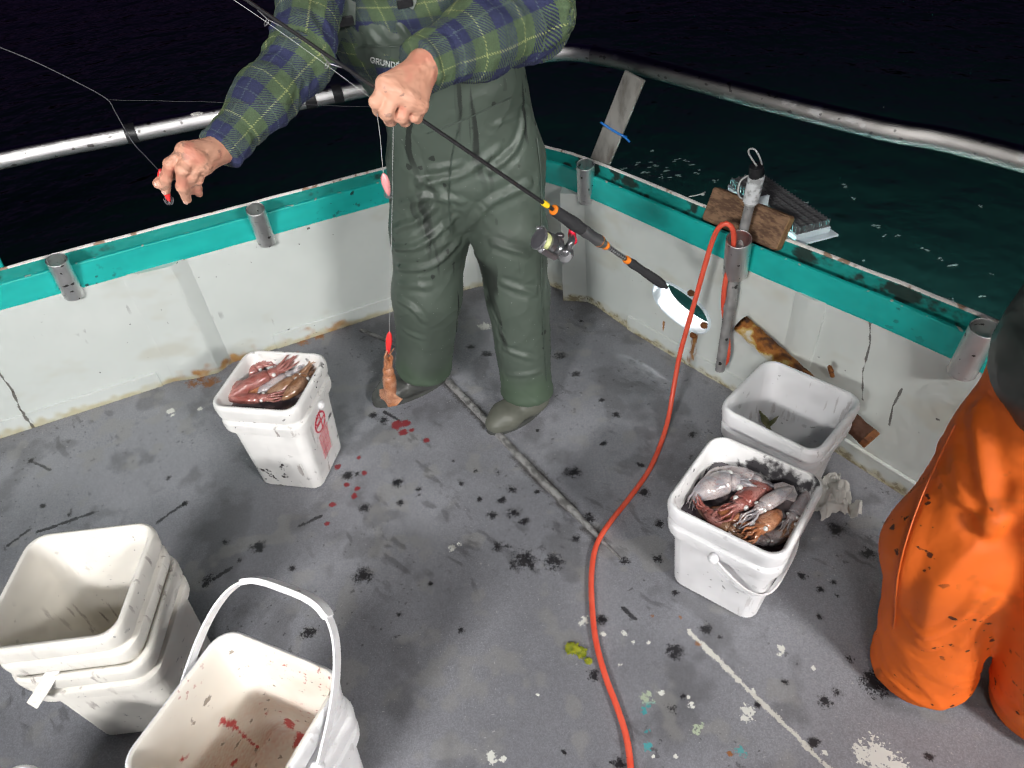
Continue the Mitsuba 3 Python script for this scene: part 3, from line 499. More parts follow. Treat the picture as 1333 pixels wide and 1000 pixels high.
F2, P2 = A(FLOOR)[:, :2], A(LIP)[:, :2]
deck_poly = [*outward(FLOOR, .03).tolist(), [2.45, -2.6], [-4.2, -2.6]]
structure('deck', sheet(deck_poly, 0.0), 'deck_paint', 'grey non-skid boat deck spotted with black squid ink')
hull = cat([strip_solid([(outward(FLOOR, .0), -.3), (outward(FLOOR, .0), 0.0), (P2, .47), (outward(LIP, .062), .47), (outward(LIP, .062), -.3)])])
bw = thing('bulwark', 'pale sage painted steel bulwark with teal top band running round the deck corner', 'bulwark')
port_c = A((0.6008, 1.9356, 0.2168)); pc_in = port_c - nR * 0 + 0
hole_dir = nrm(A([-nR[0], -nR[1], 0]) * -1)
def ring_pts(c, du, dv, a, b, n=40, tilt=0.0):
    ang = np.arange(n) * 2 * np.pi / n; ca, sa = math.cos(tilt), math.sin(tilt)
    x, y = a * np.sign(np.cos(ang)) * np.abs(np.cos(ang)) ** .8, b * np.sign(np.sin(ang)) * np.abs(np.sin(ang)) ** .9
    return c + (x * ca - y * sa)[:, None] * du + (x * sa + y * ca)[:, None] * dv
UP = A([0, 0, 1.0]); inb = nrm(nR) if nrm(nR) @ A([-1, -1, 0]) > 0 else -nrm(nR)
PA, PB, PT = 0.126, 0.066, -0.14
def ell_prism(c, a, b, d0, d1, n=40):
    r0, r1 = ring_pts(c + inb * d0, RD, UP, a, b, n, PT), ring_pts(c + inb * d1, RD, UP, a, b, n, PT)
    return r0, r1
def loft_rings(rings, closed_ends=True, loop=False):
    n = len(rings[0]); m = len(rings); v = np.vstack(rings); f = []
    for k in range(m if loop else m - 1):
        a, b = k * n, ((k + 1) % m) * n
        for i in range(n):
            j = (i + 1) % n; f += [[a + i, a + j, b + j], [a + i, b + j, b + i]]
    if closed_ends and not loop:
        v = np.vstack([v, rings[0].mean(0), rings[-1].mean(0)]); c0, c1 = len(v) - 2, len(v) - 1
        for i in range(n):
            j = (i + 1) % n; f += [[j, i, c0], [(m - 1) * n + i, (m - 1) * n + j, c1]]
    return v, A(f)
cutter = to_man(*loft_rings(list(ell_prism(port_c, PA, PB, -.3, .2))))
solid = to_man(*hull)
assert not solid.is_empty() and not cutter.is_empty(); solid = solid - cutter; assert not solid.is_empty()
put('wall', man_vf(solid), 'wall_paint', bw)
r_out0, r_out1 = ell_prism(port_c, PA + .004, PB + .004, -.066, .008); r_in1, r_in0 = ell_prism(port_c, PA - .012, PB - .012, .008, -.066)[::-1]
r_in0, r_in1 = ell_prism(port_c, PA - .004, PB - .004, -.066, .004)
put('port_ring', loft_rings([r_out0, r_out1, ell_prism(port_c, PA - .001, PB - .001, 0, .010)[1], r_in1, r_in0], loop=True), 'panel_white', bw, smooth=40)
for px in ((0.6608, 1.8472, 0.1969), (0.6393, 1.8788, 0.1332), (0.6221, 1.9041, 0.2924)):
    c = A(px) + inb * .004; put('port_lug', ellipsoid(c, .014, .014, .010, 1), 'rust_plain', bw, smooth=True)
# ribs, corner posts, base plates
def rib(s_pts, z1=.468, flip=False):
    """s_pts: plan points on the wall line and proud of it, as a closed prism standing on the deck."""
    p = A(s_pts); n = len(p); v = np.r_[np.c_[p, np.full(n, -.01)], np.c_[p, np.full(n, z1)]]
    t, fcap = trimesh.creation.triangulate_polygon(Polygon(p), engine='earcut')
    idx = [int(np.argmin(np.linalg.norm(p - q, axis=1))) for q in t]; fc = A(idx)[fcap]
    f = [[k, (k + 1) % n, n + (k + 1) % n] for k in range(n)] + [[k, n + (k + 1) % n, n + k] for k in range(n)]
    return v, np.vstack([A(f), fc[:, ::-1], fc + n])
def Lw(s, d): q = Lp(0) * 0 + L0 + dL * s + nL * d; return q[:2]
def Rw(s, d, line=None): q = RO + RD * s + inb * d; return q[:2]
s_r = float((A((-1.1066, 2.1189, 0.0000)) - L0) @ dL)
put('rib', rib([Lw(s_r - .16, -.02), Lw(s_r - .16, .001), Lw(s_r - .085, .026), Lw(s_r - .01, .034), Lw(s_r + .004, .030), Lw(s_r + .05, .001), Lw(s_r + .05, -.02)]), 'wall_paint', bw, smooth=50)
s_k = float((A((-0.2090, 2.4267, 0.0000)) - L0) @ dL)
put('rib', rib([Lw(s_k - .12, -.02), Lw(s_k - .12, .0), Lw(s_k - .05, .05), Lw(s_k - .03, .052), Lw(s_k + .0, .05), Lw(s_k + .05, .0), Lw(s_k + .05, -.02)]), 'wall_paint', bw, smooth=30)
put('corner_post', rib([(0.2667, 2.4483), (0.2386, 2.3464), (0.3318, 2.3200), (0.3857, 2.2683), (0.4388, 2.2914)], .468), 'wall_paint', bw)
s_q = 0.86
put('rib', rib([Rw(s_q - .05, -.06), Rw(s_q - .05, -.018), Rw(s_q - .02, -.006), Rw(s_q + .015, -.006), Rw(s_q + .05, -.018), Rw(s_q + .05, -.06)]), 'wall_paint', bw, smooth=30)
def base_plate(i0, i1, h=.062):
    ln = FLOOR[i0:i1 + 1]; a, b = outward(ln, .004), outward(ln, -.005)
    return strip_solid([(a, -.01), (b, -.01), (b, h), (a, h + .004)])
put('base_plate', base_plate(0, 2), 'wall_paint', bw); put('base_plate', base_plate(3, 4), 'wall_paint', bw); put('base_plate', base_plate(9, 14), 'wall_paint', bw)
def wavy(line, d, step=.03, amp=.0012, seed=0):
    p = outward(line, d); out = []; L = A(line)
    for i in range(len(p) - 1):
        n = max(1, int(np.linalg.norm(L[i + 1] - L[i]) / step)); out += [p[i] + (p[i + 1] - p[i]) * t for t in np.arange(n) / n]
    p = A(out + [p[-1]])
    return p
def lip_part(d0, d1, z0, z1, name, bsdf, wob=.0018, seed=1, r=.004):
    a, b = wavy(LIP, d0), wavy(LIP, d1); x = np.c_[a, np.zeros(len(a))] * 9
    w = (meshkit.fbm(x, 3, seed) - .5) * 2 * wob
    put(name, strip_solid([(a, z0 + w * .5), (a, z1 - r + w), (a * .7 + b * .3, z1 + w), (b * .8 + a * .2, z1 + w), (b, z1 - r + w), (b, z0 + w * .5)]), bsdf, bw, smooth=50)
lip_part(-.007, .008, .466, .55, 'teal_band', 'teal_paint', seed=2)
lip_part(.054, .062, .466, .566, 'outer_plate', 'dirty_teal_paint', seed=5)
put('gutter_floor', strip_solid([(wavy(LIP, .006), .468), (wavy(LIP, .006), .482), (wavy(LIP, .056), .482), (wavy(LIP, .056), .468)]), 'dirty_teal_paint', bw)
lip_part(.0535, .0645, .5655, .572, 'worn_edge', 'worn_edge_paint', wob=.003, seed=9, r=.003)
put('hull_side', strip_solid([(outward(LIP, .060), -.28), (outward(LIP, .0615), -.28), (outward(LIP, -.08), -1.2), (outward(LIP, -.09), -1.2)]), 'wall_paint', bw)

# deck bead: half-round strip welded to the plating
bp = spline([(-0.2541, 1.9577, -0.0000), (-0.0810, 1.6606, 0.0000), (0.0518, 1.4282, 0.0000), (0.1677, 1.2387, 0.0000), (0.2500, 1.1042, 0.0000)], 60); bp[:, 2] = .0; nz = (meshkit.fbm(bp * 40, 2, 3) - .5) * .004; bp[:, 0] += nz
put('half_round_bead', tube(bp, np.r_[.0125 * np.ones(46), np.linspace(.0125, .003, 14)], 10), 'bead_lit_paint', 'deck', smooth=True)
put('half_round_bead', tube(spline([(-0.2541, 1.9577, -0.0000), (-0.3552, 2.0936, 0.0000), (-0.5774, 2.2736, 0.0000)], 20) * [1, 1, 0], .009, 10), 'bead_lit_paint', 'deck', smooth=True)

RAIL = spline([(-4.3, 1.0, .87), (-2.6, 1.66, .87), (-1.4546, 2.1053, 0.8700), (-1.1028, 2.2182, 0.8700), (-0.8368, 2.3035, 0.8700), (-0.5041, 2.3946, 0.8700), (-0.3312, 2.4577, 0.8700), (-0.0715, 2.5572, 0.8700), (0.1726, 2.6023, 0.8700), (0.3134, 2.6026, 0.8700), (0.4499, 2.4836, 0.8700), (0.5516, 2.3494, 0.8700), (0.8072, 1.9958, 0.8700), (1.0179, 1.7342, 0.8700), (1.2369, 1.4958, 0.8700), (2.0, .32, .87), (2.7, -.75, .87)], 160)
hr = thing('hand_rail', 'long polished steel pipe rail bent round the corner above the bulwark', 'rail')
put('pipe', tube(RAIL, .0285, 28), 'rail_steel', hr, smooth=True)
def on_rail(q):
    k = int(np.argmin(np.linalg.norm(RAIL - A(q), axis=1))); return k
for q, w in (((-1.1021, 2.2302, 0.8700), .016), ((-0.5602, 2.3462, 0.8700), .018), ((-0.4734, 2.3721, 0.8700), .016)):
    k = on_rail(q); c = A(q); t = nrm(RAIL[k + 1] - RAIL[k - 1]); c = RAIL[k] + t * ((c - RAIL[k]) @ t)
    put('tape_band', revolve([(.0286, -w), (.0300, -w), (.0302, 0), (.0300, w), (.0286, w)], c, t, 28), 'black_tape', hr, smooth=40)
c = A((-0.9012, 2.2804, 0.8920)); put('paint_flake', ellipsoid(c + A([0, -.012, .002]), .022, .012, .004, 1), 'worn_edge_paint', hr, label='scraped patch of white paint on the left run of rail')
def flat_bar(p0, p1, along, w, th):
    ax = nrm(p1 - p0); e = nrm(along - ax * (along @ ax)); return box((p0 + p1) / 2, ax, e, np.cross(ax, e), np.linalg.norm(p1 - p0) / 2, w / 2, th / 2, .002)
p0, p1 = A((0.3857, 2.3684, 0.5600)), A((0.4954, 2.3524, 0.8550))
put('stanchion', flat_bar(p0, p1, A((0.5318, 2.3344, 0.8550)) - A((0.4636, 2.3845, 0.8550)), .078, .012), 'stanchion_steel', hr, label='flat steel stanchion with a blue cable tie')
sl0, sl1 = A((-1.6166, 2.0129, 0.5600)), A((-1.5930, 2.0318, 0.8600))
put('stanchion', flat_bar(sl0, sl1, dL, .085, .012), 'teal_paint', hr)
put('stanchion', flat_bar(A([1.75, .42, .56]), A([1.83, .55, .86]), RD, .08, .012), 'stanchion_steel', hr)
e1 = nrm(A((0.5318, 2.3344, 0.8550)) - A((0.4636, 2.3845, 0.8550))); tz = p0 + (p1 - p0) * .42; nb = nrm(np.cross(nrm(p1 - p0), e1)); nb = nb if nb[1] < 0 else -nb
tie = spline([tz - e1 * .046 + nb * .004 + UP * .012, tz - e1 * .04 + nb * .012 + UP * .012, tz + nb * .011 - UP * .006, tz + e1 * .042 + nb * .012 - UP * .02, tz + e1 * .048 + nb * .0 - UP * .024], 20)
bt = thing('cable_tie', 'bright blue cable tie round the flat steel stanchion', 'cable tie')
put('strap', tube(tie, .0042, 8), 'blue_tie', bt, smooth=True); put('tail', tube(spline([tz + e1 * .044 + nb * .012 - UP * .02, tz + e1 * .07 + nb * .02 - UP * .034], 4), .0035, 8), 'blue_tie', bt, smooth=True)

# rod holders
def holder(top, bot, label, r=.031, inner_dark=False):
    k = thing('rod_holder', label, 'rod holder', 'steel rod holders on the bulwark'); a, b = A(top), A(bot); ax = nrm(a - b); L = np.linalg.norm(a - b)
    put('tube', revolve([(r - .003, 0), (r, .001), (r, L - .001), (r - .0012, L), (r - .003, L - .001), (r - .003, 0)], b, ax, 36), 'holder_steel', k, smooth=40)
    q = b + ax * L * .55; q = A(q)
    return k, a, b
holder((-1.3637, 1.9665, 0.6000), (-1.3995, 2.0072, 0.4480), 'ink spattered steel rod holder at the left edge of the photo')
holder((-0.7928, 2.1824, 0.6000), (-0.8119, 2.2389, 0.4480), 'clean steel rod holder on the left bulwark between the left edge and the man')
holder((0.3213, 2.2804, 0.6000), (0.3301, 2.3254, 0.4480), 'steel rod holder in the bulwark corner just right of the man in green')
holder((0.6740, 1.7089, 0.6000), (0.6939, 1.7457, 0.4600), 'steel rod holder gripping the grey lamp pole and orange hose', .036)
holder((1.0940, 1.2246, 0.6000), (1.1045, 1.2457, 0.4480), 'steel rod holder beside the person in orange trousers', .033)

# squid lamp clamped outboard: pole, plank, panel
lp = thing('lamp_pole', 'grey galvanized pole standing in the rod holder with white socket and black tape', 'pole')
q0, q1, q2 = A((0.6775, 1.7006, 0.1200)), A((0.6953, 1.7552, 0.4700)), A((0.7142, 1.7642, 0.7200))
put('lower_pipe', tube(spline([q0, q1 + UP * .05], 12), .0155, 18), 'galvanized', lp, smooth=50)
put('coupling', tube(spline([q0 + (q1 - q0) * .62, q0 + (q1 - q0) * .82], 4), .0185, 18), 'galvanized', lp, smooth=50)
put('upper_pipe', tube(spline([q1 + UP * .04, q2], 12), .014, 18), 'galvanized', lp, smooth=50)
ax = nrm(q2 - q1)
put('white_socket', revolve([(.015, -.05), (.0215, -.048), (.0225, .03), (.0195, .031), (.018, -.02)], q2 + ax * .01, ax, 24), 'white_pvc', lp, smooth=40)
q3 = A((0.7095, 1.7581, 0.7900)); put('tape_wrap', tube(spline([q2 + ax * .03, q3], 6), [.019, .02, .021, .021, .02, .018], 16), 'black_tape', lp, smooth=50)
wire = spline([q3, A((0.6806, 1.7514, 0.8300)), A((0.6786, 1.7461, 0.8450)), A((0.6860, 1.7277, 0.8500)), A((0.6997, 1.7228, 0.8300)), A((0.7176, 1.7436, 0.8000))], 24)
put('wire_loop', tube(wire, .0026, 8), 'thin_line', lp, smooth=True)
wire = spline([A((0.7047, 1.7889, 0.7500)), A((0.6866, 1.7968, 0.7300)), A((0.6805, 1.7840, 0.7000)), A((0.6996, 1.7873, 0.6800)), A((0.7325, 1.7947, 0.6800)), A((0.7430, 1.8040, 0.6600))], 24)
put('wire_loop', tube(wire, .0028, 8), 'thin_line', lp, smooth=True)
put('tie_wire', revolve([(.0155, -.004), (.018, 0), (.0155, .004)], q1 + (q2 - q1) * .83, ax, 20), 'thin_line', lp, smooth=40)
bA, bB = A((0.6277, 1.9237, 0.5520)), A((0.7824, 1.7030, 0.5520)); tA = A((0.6630, 1.9449, 0.6450))
ex = nrm(bB - bA); ez = nrm((tA - bA) - ex * ((tA - bA) @ ex)); ey = np.cross(ez, ex); hb = float((tA - bA) @ ez)
v, f = box((bA + bB) / 2 + ez * hb / 2 + ey * .019, ex, ey, ez, np.linalg.norm(bB - bA) / 2, .019, hb / 2, .006)
uvx = np.c_[((v - bA) @ ex) / np.linalg.norm(bB - bA), ((v - bA) @ ez) + ((v - bA) @ ey)]
k = thing('wooden_plank', 'weathered brown plank standing on the gunwale behind the lamp pole', 'plank'); scene[k] = mikit.ply((v, f), 'old_wood', False, uv=uvx)
# panel
c00, c10, c01 = A((0.8494, 1.7325, 0.5800)), A((0.9635, 1.7640, 0.5800)), A((0.7828, 2.0709, 0.5800))
eu = nrm(c10 - c00); evv = c01 - c00; evv = nrm(evv - eu * (evv @ eu)); W, Lg = float(np.linalg.norm(c10 - c00)), .36
def squid_lamp(o, label):
    lamp = thing('squid_lamp', label, 'lamp')
    def LB(u, v_, z): return o + c00 + eu * u + evv * v_ + UP * z
    put('housing', box(LB(W / 2, Lg / 2, -.012), eu, evv, UP, W / 2, Lg / 2, .010, .003), 'panel_white', lamp)
    put('rim', box(LB(W / 2 + .006, Lg / 2 - .004, -.0275), eu, evv, UP, W / 2 + .012, Lg / 2 + .012, .0035, .001), 'panel_white', lamp)
    for k in range(24):
        put('fin', box(LB(W / 2, .01 + k * (Lg - .02) / 23, .009), eu, evv, UP, W / 2 - .002, .0022, .010, .0008), 'heatsink_black', lamp)
    for k in range(5): put('cross_rib', box(LB(.012 + k * (W - .024) / 4, Lg / 2, .010), eu, evv, UP, .002, Lg / 2 - .002, .0108, .0008), 'heatsink_black', lamp)
    put('backplate', box(LB(W / 2, Lg / 2, -.001), eu, evv, UP, W / 2 - .003, Lg / 2 - .003, .002, .001), 'heatsink_black', lamp)
    kk = put('light_panel', box(LB(W / 2, Lg / 2, -.034), eu, evv, UP, W / 2 - .004, Lg / 2 - .006, .003, .0005), 'panel_white', lamp); scene[kk]['emitter'] = emit(PANEL_POWER)
    return lamp, LB
lamp, LB = squid_lamp(A([0, 0, 0.0]), 'black finned lamp panel with white rim glowing down at the water outside the rail')
squid_lamp(RD * 1.3 + A([.06, .05, 0]), 'second finned lamp panel further along the rail, outside the photo to the right')
put('bracket', tube(spline([q2 + ax * .0 + A([0, .012, 0]), LB(.03, Lg - .08, .03), LB(.05, Lg - .1, .0)], 10), .008, 10), 'galvanized', lamp, smooth=True)
put('tag', box(A((0.7770, 1.8365, 0.6400)), eu, evv, UP, .018, .004, .016, .001), 'panel_white', lamp, label='small grey tag by the pole')
k = thing('cord_end', 'frayed bit of pale cord sticking out beside the plank', 'cord'); put('strand', tube(spline([(0.6165, 2.0294, 0.5750), (0.6387, 2.0152, 0.5850), (0.6521, 2.0129, 0.5900), (0.6640, 2.0210, 0.5900)], 12), .0022, 8), 'thin_line', k, smooth=True); put('knot', ellipsoid((0.6518, 2.0036, 0.5920), .006, .005, .005, 1), 'thin_line', k, smooth=True)

# orange hose
hose = spline([(0.6797, 1.7040, 0.1300), (0.6984, 1.7084, 0.1500), (0.6968, 1.7132, 0.2100), (0.6884, 1.7365, 0.2700), (0.6744, 1.7444, 0.3400), (0.6631, 1.7329, 0.4200), (0.6642, 1.7289, 0.4900), (0.6654, 1.7196, 0.5600), (0.6587, 1.7154, 0.6150), (0.6469, 1.7161, 0.6400), (0.6311, 1.7231, 0.6450), (0.6155, 1.7275, 0.6250), (0.6061, 1.7350, 0.5750), (0.5942, 1.7338, 0.5000), (0.5802, 1.7264, 0.4200), (0.5630, 1.7156, 0.3300),
               (0.5366, 1.6908, 0.2100), (0.5152, 1.6484, 0.1100), (0.4895, 1.5871, 0.0350), (0.4474, 1.5020, 0.0120), (0.3898, 1.4008, 0.0110), (0.3186, 1.3106, 0.0110), (0.2427, 1.2242, 0.0110), (0.1951, 1.1583, 0.0110), (0.1697, 1.0885, 0.0110), (0.1539, 0.9962, 0.0110), (0.1460, 0.8786, 0.0110), (0.1547, 0.7795, 0.0110), (0.1692, 0.7054, 0.0110), (0.1783, 0.6398, 0.0110), (0.1758, 0.5728, 0.0110), (0.1607, 0.4852, 0.0110), (.05, .15, .011), (-.1, -.5, .011)], 260)
k = thing('hose', 'orange red hose looping from the lamp pole down and across the grey deck', 'hose'); scene[k] = mikit.ply(tube(hose, .0075, 14), 'hose_rubber', True)

# rusty bar leaning on the right wall
a, b = A((0.7211, 1.7068, 0.3001)), A((0.9880, 1.3141, 0.1533)); ex = nrm(b - a); eu2 = nrm(UP - ex * ex[2])
v, f = tube(a + (b - a) * np.linspace(0, 1, 40)[:, None], (.028 + .001 * np.sin(np.arange(40) * 1.7)), 18)
t = np.clip((v - a) @ ex / np.linalg.norm(b - a), 0, 1); axis_z = a[2] + (b[2] - a[2]) * t
k = thing('rusty_pipe', 'rust streaked cream steel pipe leaning along the right bulwark behind the pails', 'pipe'); scene[k] = mikit.ply((v, f), 'rusty_steel', True, uv=np.c_[axis_z - .0 - .45 * np.clip(t - .75, 0, 1) * .3, t])
put('end_cap', tube(np.array([b - ex * .012, b + ex * .006]), .0300, 12), 'rust_plain', k)
put('pad_eye', tube(spline([A((0.9069, 1.4494, 0.2817)), A((0.8893, 1.4486, 0.3189)), A((0.8863, 1.4264, 0.3212))], 10), .006, 8), 'rust_plain', bw, smooth=True)

# deckhouse behind the photographer with the two deck floodlights, and an added fill light above
k = thing('deckhouse', 'painted deckhouse front behind the photographer carrying the deck floodlights', 'deckhouse')
put('front', box((-.6, -2.35, 1.1), (1, 0, 0), (0, 1, 0), (0, 0, 1), 3.0, .06, 1.25, .02), 'cabin_paint', k)
put('roof', box((-.6, -2.6, 2.4), (1, 0, 0), (0, 1, 0), (0, 0, 1), 3.1, .45, .03, .01), 'cabin_paint', k)
for P0, tgt, pw, lab in ((LAMP_LEFT, A([-.3, 1.6, .2]), LAMP_LEFT_POWER, 'left deck floodlight on a bracket behind the photographer'), (LAMP_RIGHT, A([.2, 1.4, .2]), LAMP_RIGHT_POWER, 'right deck floodlight on a bracket behind the photographer'), (LAMP_FILL, A([-.1, 1.2, 0]), LAMP_FILL_POWER, 'added fill floodlight high above the deckhouse roof')):
    k = thing('floodlight', lab, 'floodlight'); d = nrm(tgt - P0); e = nrm(np.cross(d, UP)); u = np.cross(e, d)
    put('housing', box(P0 - d * .04, e, u, d, .33, .16, .035, .01), 'heatsink_black', k)
    put('bracket', tube([P0 - d * .07, [P0[0], -2.3, P0[2] + .02]], .018, 10), 'galvanized', k)
    g = [P0 + e * (sx * .30) + u * (sy * .13) for sx, sy in ((-1, -1), (1, -1), (1, 1), (-1, 1))]; fc = A([[0, 1, 2], [0, 2, 3]])
    fc = fc if np.cross(g[1] - g[0], g[2] - g[0]) @ d > 0 else fc[:, ::-1]
    kk = put('lens', (A(g), fc), 'panel_white', k); scene[kk]['emitter'] = emit(pw)

# ------------------------------------------------------------------ pails
def rrect(hx, hy, r, n=7):
    out = []
    for cx, cy, a0 in ((hx - r, hy - r, 0), (-hx + r, hy - r, 90), (-hx + r, -hy + r, 180), (hx - r, -hy + r, 270)):
        for a in np.radians(np.linspace(a0, a0 + 90, n)): out.append((cx + r * math.cos(a), cy + r * math.sin(a)))
    return A(out)
def pail_obj(label, bsdf, x, y, yaw, hx, hy, h, tp, z0=0.0, group=None, inner=None, ears=()):
    k = thing('pail', label, 'pail', group); hx0, hy0 = hx - .008, hy - .008
    def ring(z, o):
        t = z / h; s = tp + (1 - tp) * t; return np.c_[rrect(hx0 * s + o, hy0 * s + o, .033 + o * .8), np.full(28, z)]
    out = [(0, -.012), (.003, -.004), (.01, 0), (h - .112, 0), (h - .108, .004), (h - .106, .0125), (h - .100, .0150), (h - .076, .0155), (h - .071, .0135), (h - .068, .0035), (h - .053, .0025), (h - .050, .0115), (h - .045, .0150), (h - .016, .0160), (h - .010, .0145), (h - .004, .013), (h - .001, .010), (h, .007), (h - .0005, .003), (h - .003, .0005), (h - .02, -.0025), (h - .05, -.003), (.03, -.004), (.012, -.006), (.006, -.014)]
    R2 = A([[math.cos(yaw), -math.sin(yaw), 0], [math.sin(yaw), math.cos(yaw), 0], [0, 0, 1]]); base = A([x, y, z0 + .0015])
    def W(v): return np.asarray(v) @ R2.T + base
    rings = [W(ring(z, o)) for z, o in out]
    for r_ in rings: r_[:] += (meshkit.fbm(r_ * 9, 2, 4) - .5)[:, None] * [.004, .004, .0]
    n_in = next(i for i, q in enumerate(out) if q == (h, .007))
    put('body', loft_rings(rings[:n_in + 1]) if False else open_loft(rings[:n_in + 1], True), bsdf, k, smooth=38)
    put('inside', open_loft(rings[n_in:][::1], False), inner or bsdf, k, smooth=38)
    return k, W
def open_loft(rings, start_cap):
    n = len(rings[0]); m = len(rings); v = np.vstack(rings); f = []
    for a in range(m - 1):
        for i in range(n):
            j = (i + 1) % n; f += [[a * n + i, a * n + j, (a + 1) * n + j], [a * n + i, (a + 1) * n + j, (a + 1) * n + i]]
    c = len(v); v = np.vstack([v, (rings[0] if start_cap else rings[-1]).mean(0)]); o = 0 if start_cap else (m - 1) * n
    f += [[o + (i + 1) % n, o + i, c] if start_cap else [o + i, o + (i + 1) % n, c] for i in range(n)]
    return v, A(f)
def bail(k, W, hx, hy, h, axis, angle, L, bsdf, grip=False, w=.016, drop=.088, spread=.012):
    """Plastic carrying strap pivoting on the two sides normal to 'axis' ('x' or 'y'), swung to angle degrees above the horizontal."""
    half = (hx if axis == 'x' else hy) + spread; a = math.radians(angle); c, s = math.cos(a), math.sin(a); pts, ups = [], []
    for q in np.linspace(0, math.pi, 60):
        u = -half * np.sign(math.cos(q)) * abs(math.cos(q)) ** .55; l = L * math.sin(q) ** .8
        pts.append((u, l * c, h - drop + l * s) if axis == 'x' else (l * c, u, h - drop + l * s))
    p = W(pts); t = np.gradient(p, axis=0); cen = W([(0, 0, h - drop)])[0]
    nplane = nrm(np.cross(p[20] - p[0], p[40] - p[0])); up = np.cross(nrm(t), nplane)
    up = np.cross(t, nplane); up /= np.linalg.norm(up, axis=1, keepdims=True)
    put('handle', ribbon(p, up, w, .0042), bsdf, k, smooth=40)
    if grip: put('grip', ribbon(p[22:39] , up[22:39], np.r_[w, np.full(15, w + .006), w], .011), bsdf, k, smooth=40)
    for e in (0, -1): put('ear', ellipsoid(p[e] - nrm(p[e] - cen) * .002, .013, .013, .013, 2), bsdf, k, smooth=True)
Av = (-.695, 1.573, -.237, .127, .124, .365, .865)
kA, WA = pail_obj('ink smeared white pail with red print, full of squid, left of the man in green', 'pail_squid', *Av)
kC, WC = pail_obj('white pail full of squid with its handle hanging, in front of an empty pail', 'pail_squid', .522, 1.034, -.71, .138, .136, .33, .853, inner='pail_inky')
scene[kC + '__body']['bsdf'] = {'type': 'ref', 'id': 'pail_clean'}
kD, WD = pail_obj('nearly empty white pail with a fish tail inside, against the right bulwark', 'pail_clean', .726, 1.305, -.825, .134, .129, .337, .86)
kE, WE = pail_obj('upper of two nested scratched white pails at the left edge', 'pail_cream', -.934, .863, .026, .135, .134, .345, .865, .118)
kE2, WE2 = pail_obj('lower of two nested white pails at the left edge, mostly hidden by the upper', 'pail_cream', -.934, .863, .026, .135, .134, .345, .865)
kG, WG = pail_obj('blood spattered empty pail with raised handle, nearest the bottom of the photo', 'pail_clean', -.531, .555, GY, .136, .134, .345, .865, .105, inner='pail_blood')
kG2, WG2 = pail_obj('lower of two nested white pails under the blood spattered one', 'pail_clean', -.531, .555, GY, .136, .134, .345, .865)
cF = A((-0.9312, 0.5567, 0.3450)); kF, WF = pail_obj('white pail of which only a rim corner shows at the bottom left', 'pail_clean', cF[0] - .03, cF[1] - .175, .75, .136, .134, .345, .865)
bail(kC, WC, .138, .136, .33, 'y', -42, .178, 'pail_clean', w=.017, spread=.018)
bail(kG, WG, .136, .134, .345, 'x', 40, .262, 'pail_clean', grip=True, drop=.06, spread=.02, w=.02)
for k_, W_, hx_, hy_, h_, ax_ in ((kD, WD, .134, .129, .337, 'y'), (kA, WA, .127, .124, .365, 'x')):
    for sg in (-1, 1): put('ear', ellipsoid(W_([(sg * (hx_ + .006), 0, h_ - .09) if ax_ == 'x' else (0, sg * (hy_ + .006), h_ - .09)])[0], .014, .014, .014, 2), 'pail_clean', k_, smooth=True)
p = spline([(-0.9636, 0.7585, 0.3600), (-0.9771, 0.7286, 0.3450), (-0.9972, 0.7085, 0.3250), (-1.0225, 0.6943, 0.3000)], 12)
put('handle', ribbon(p, A([0, -.85, .5]), .024, .005), 'pail_cream', kE, smooth=40, label='short strap of the broken handle hanging from its front')
put('ear', ellipsoid(p[0] + A([0, .004, .0]), .012, .008, .012, 2), 'pail_cream', kE, smooth=True)
# red print on the right side of the squid pail (local +x face)
def on_side(y, z, lift=.0009):
    hx0 = Av[3] - .008; s = Av[6] + (1 - Av[6]) * z / Av[5]; return (hx0 * s + lift + .001, y, z)
def stroke(pts, w, bsdf, lab=None):
    p = WA([on_side(*q) for q in pts]); nx = nrm(WA([(1, 0, 0)])[0] - WA([(0, 0, 0)])[0]); put('print', ribbon(p, nx, w, .0008), bsdf, kA, label=lab)
ang = np.linspace(0, 2 * np.pi, 26); cz = .205
stroke([(-.002 + .034 * math.cos(a), cz + .03 * math.sin(a)) for a in ang], .0045, 'red_print', 'red printed ring with a bar across it')
stroke([(-.03, cz), (.03, cz)], .004, 'red_print'); stroke([(0.004, cz - .028), (.004, cz + .028)], .004, 'red_print')
stroke([(-.014 + .013 * math.cos(a), cz + .013 + .01 * math.sin(a)) for a in np.linspace(.6, 5.6, 14)], .003, 'red_print')
for q in range(5): stroke([(-.03 + q * .012, .262 - q * .002), (-.02 + q * .012, .24 - q * .002)], .003, 'pink_print')
for q in range(9): stroke([(-.036 + (q % 2) * .003, .165 - q * .011), (.034 - q * .002, .168 - q * .011)], .0028, 'pink_print' if q % 3 else 'red_print')
for q in range(4): stroke([(-.03 + q * .018, .16), (-.024 + q * .014, .075)], .0025, 'pink_print')

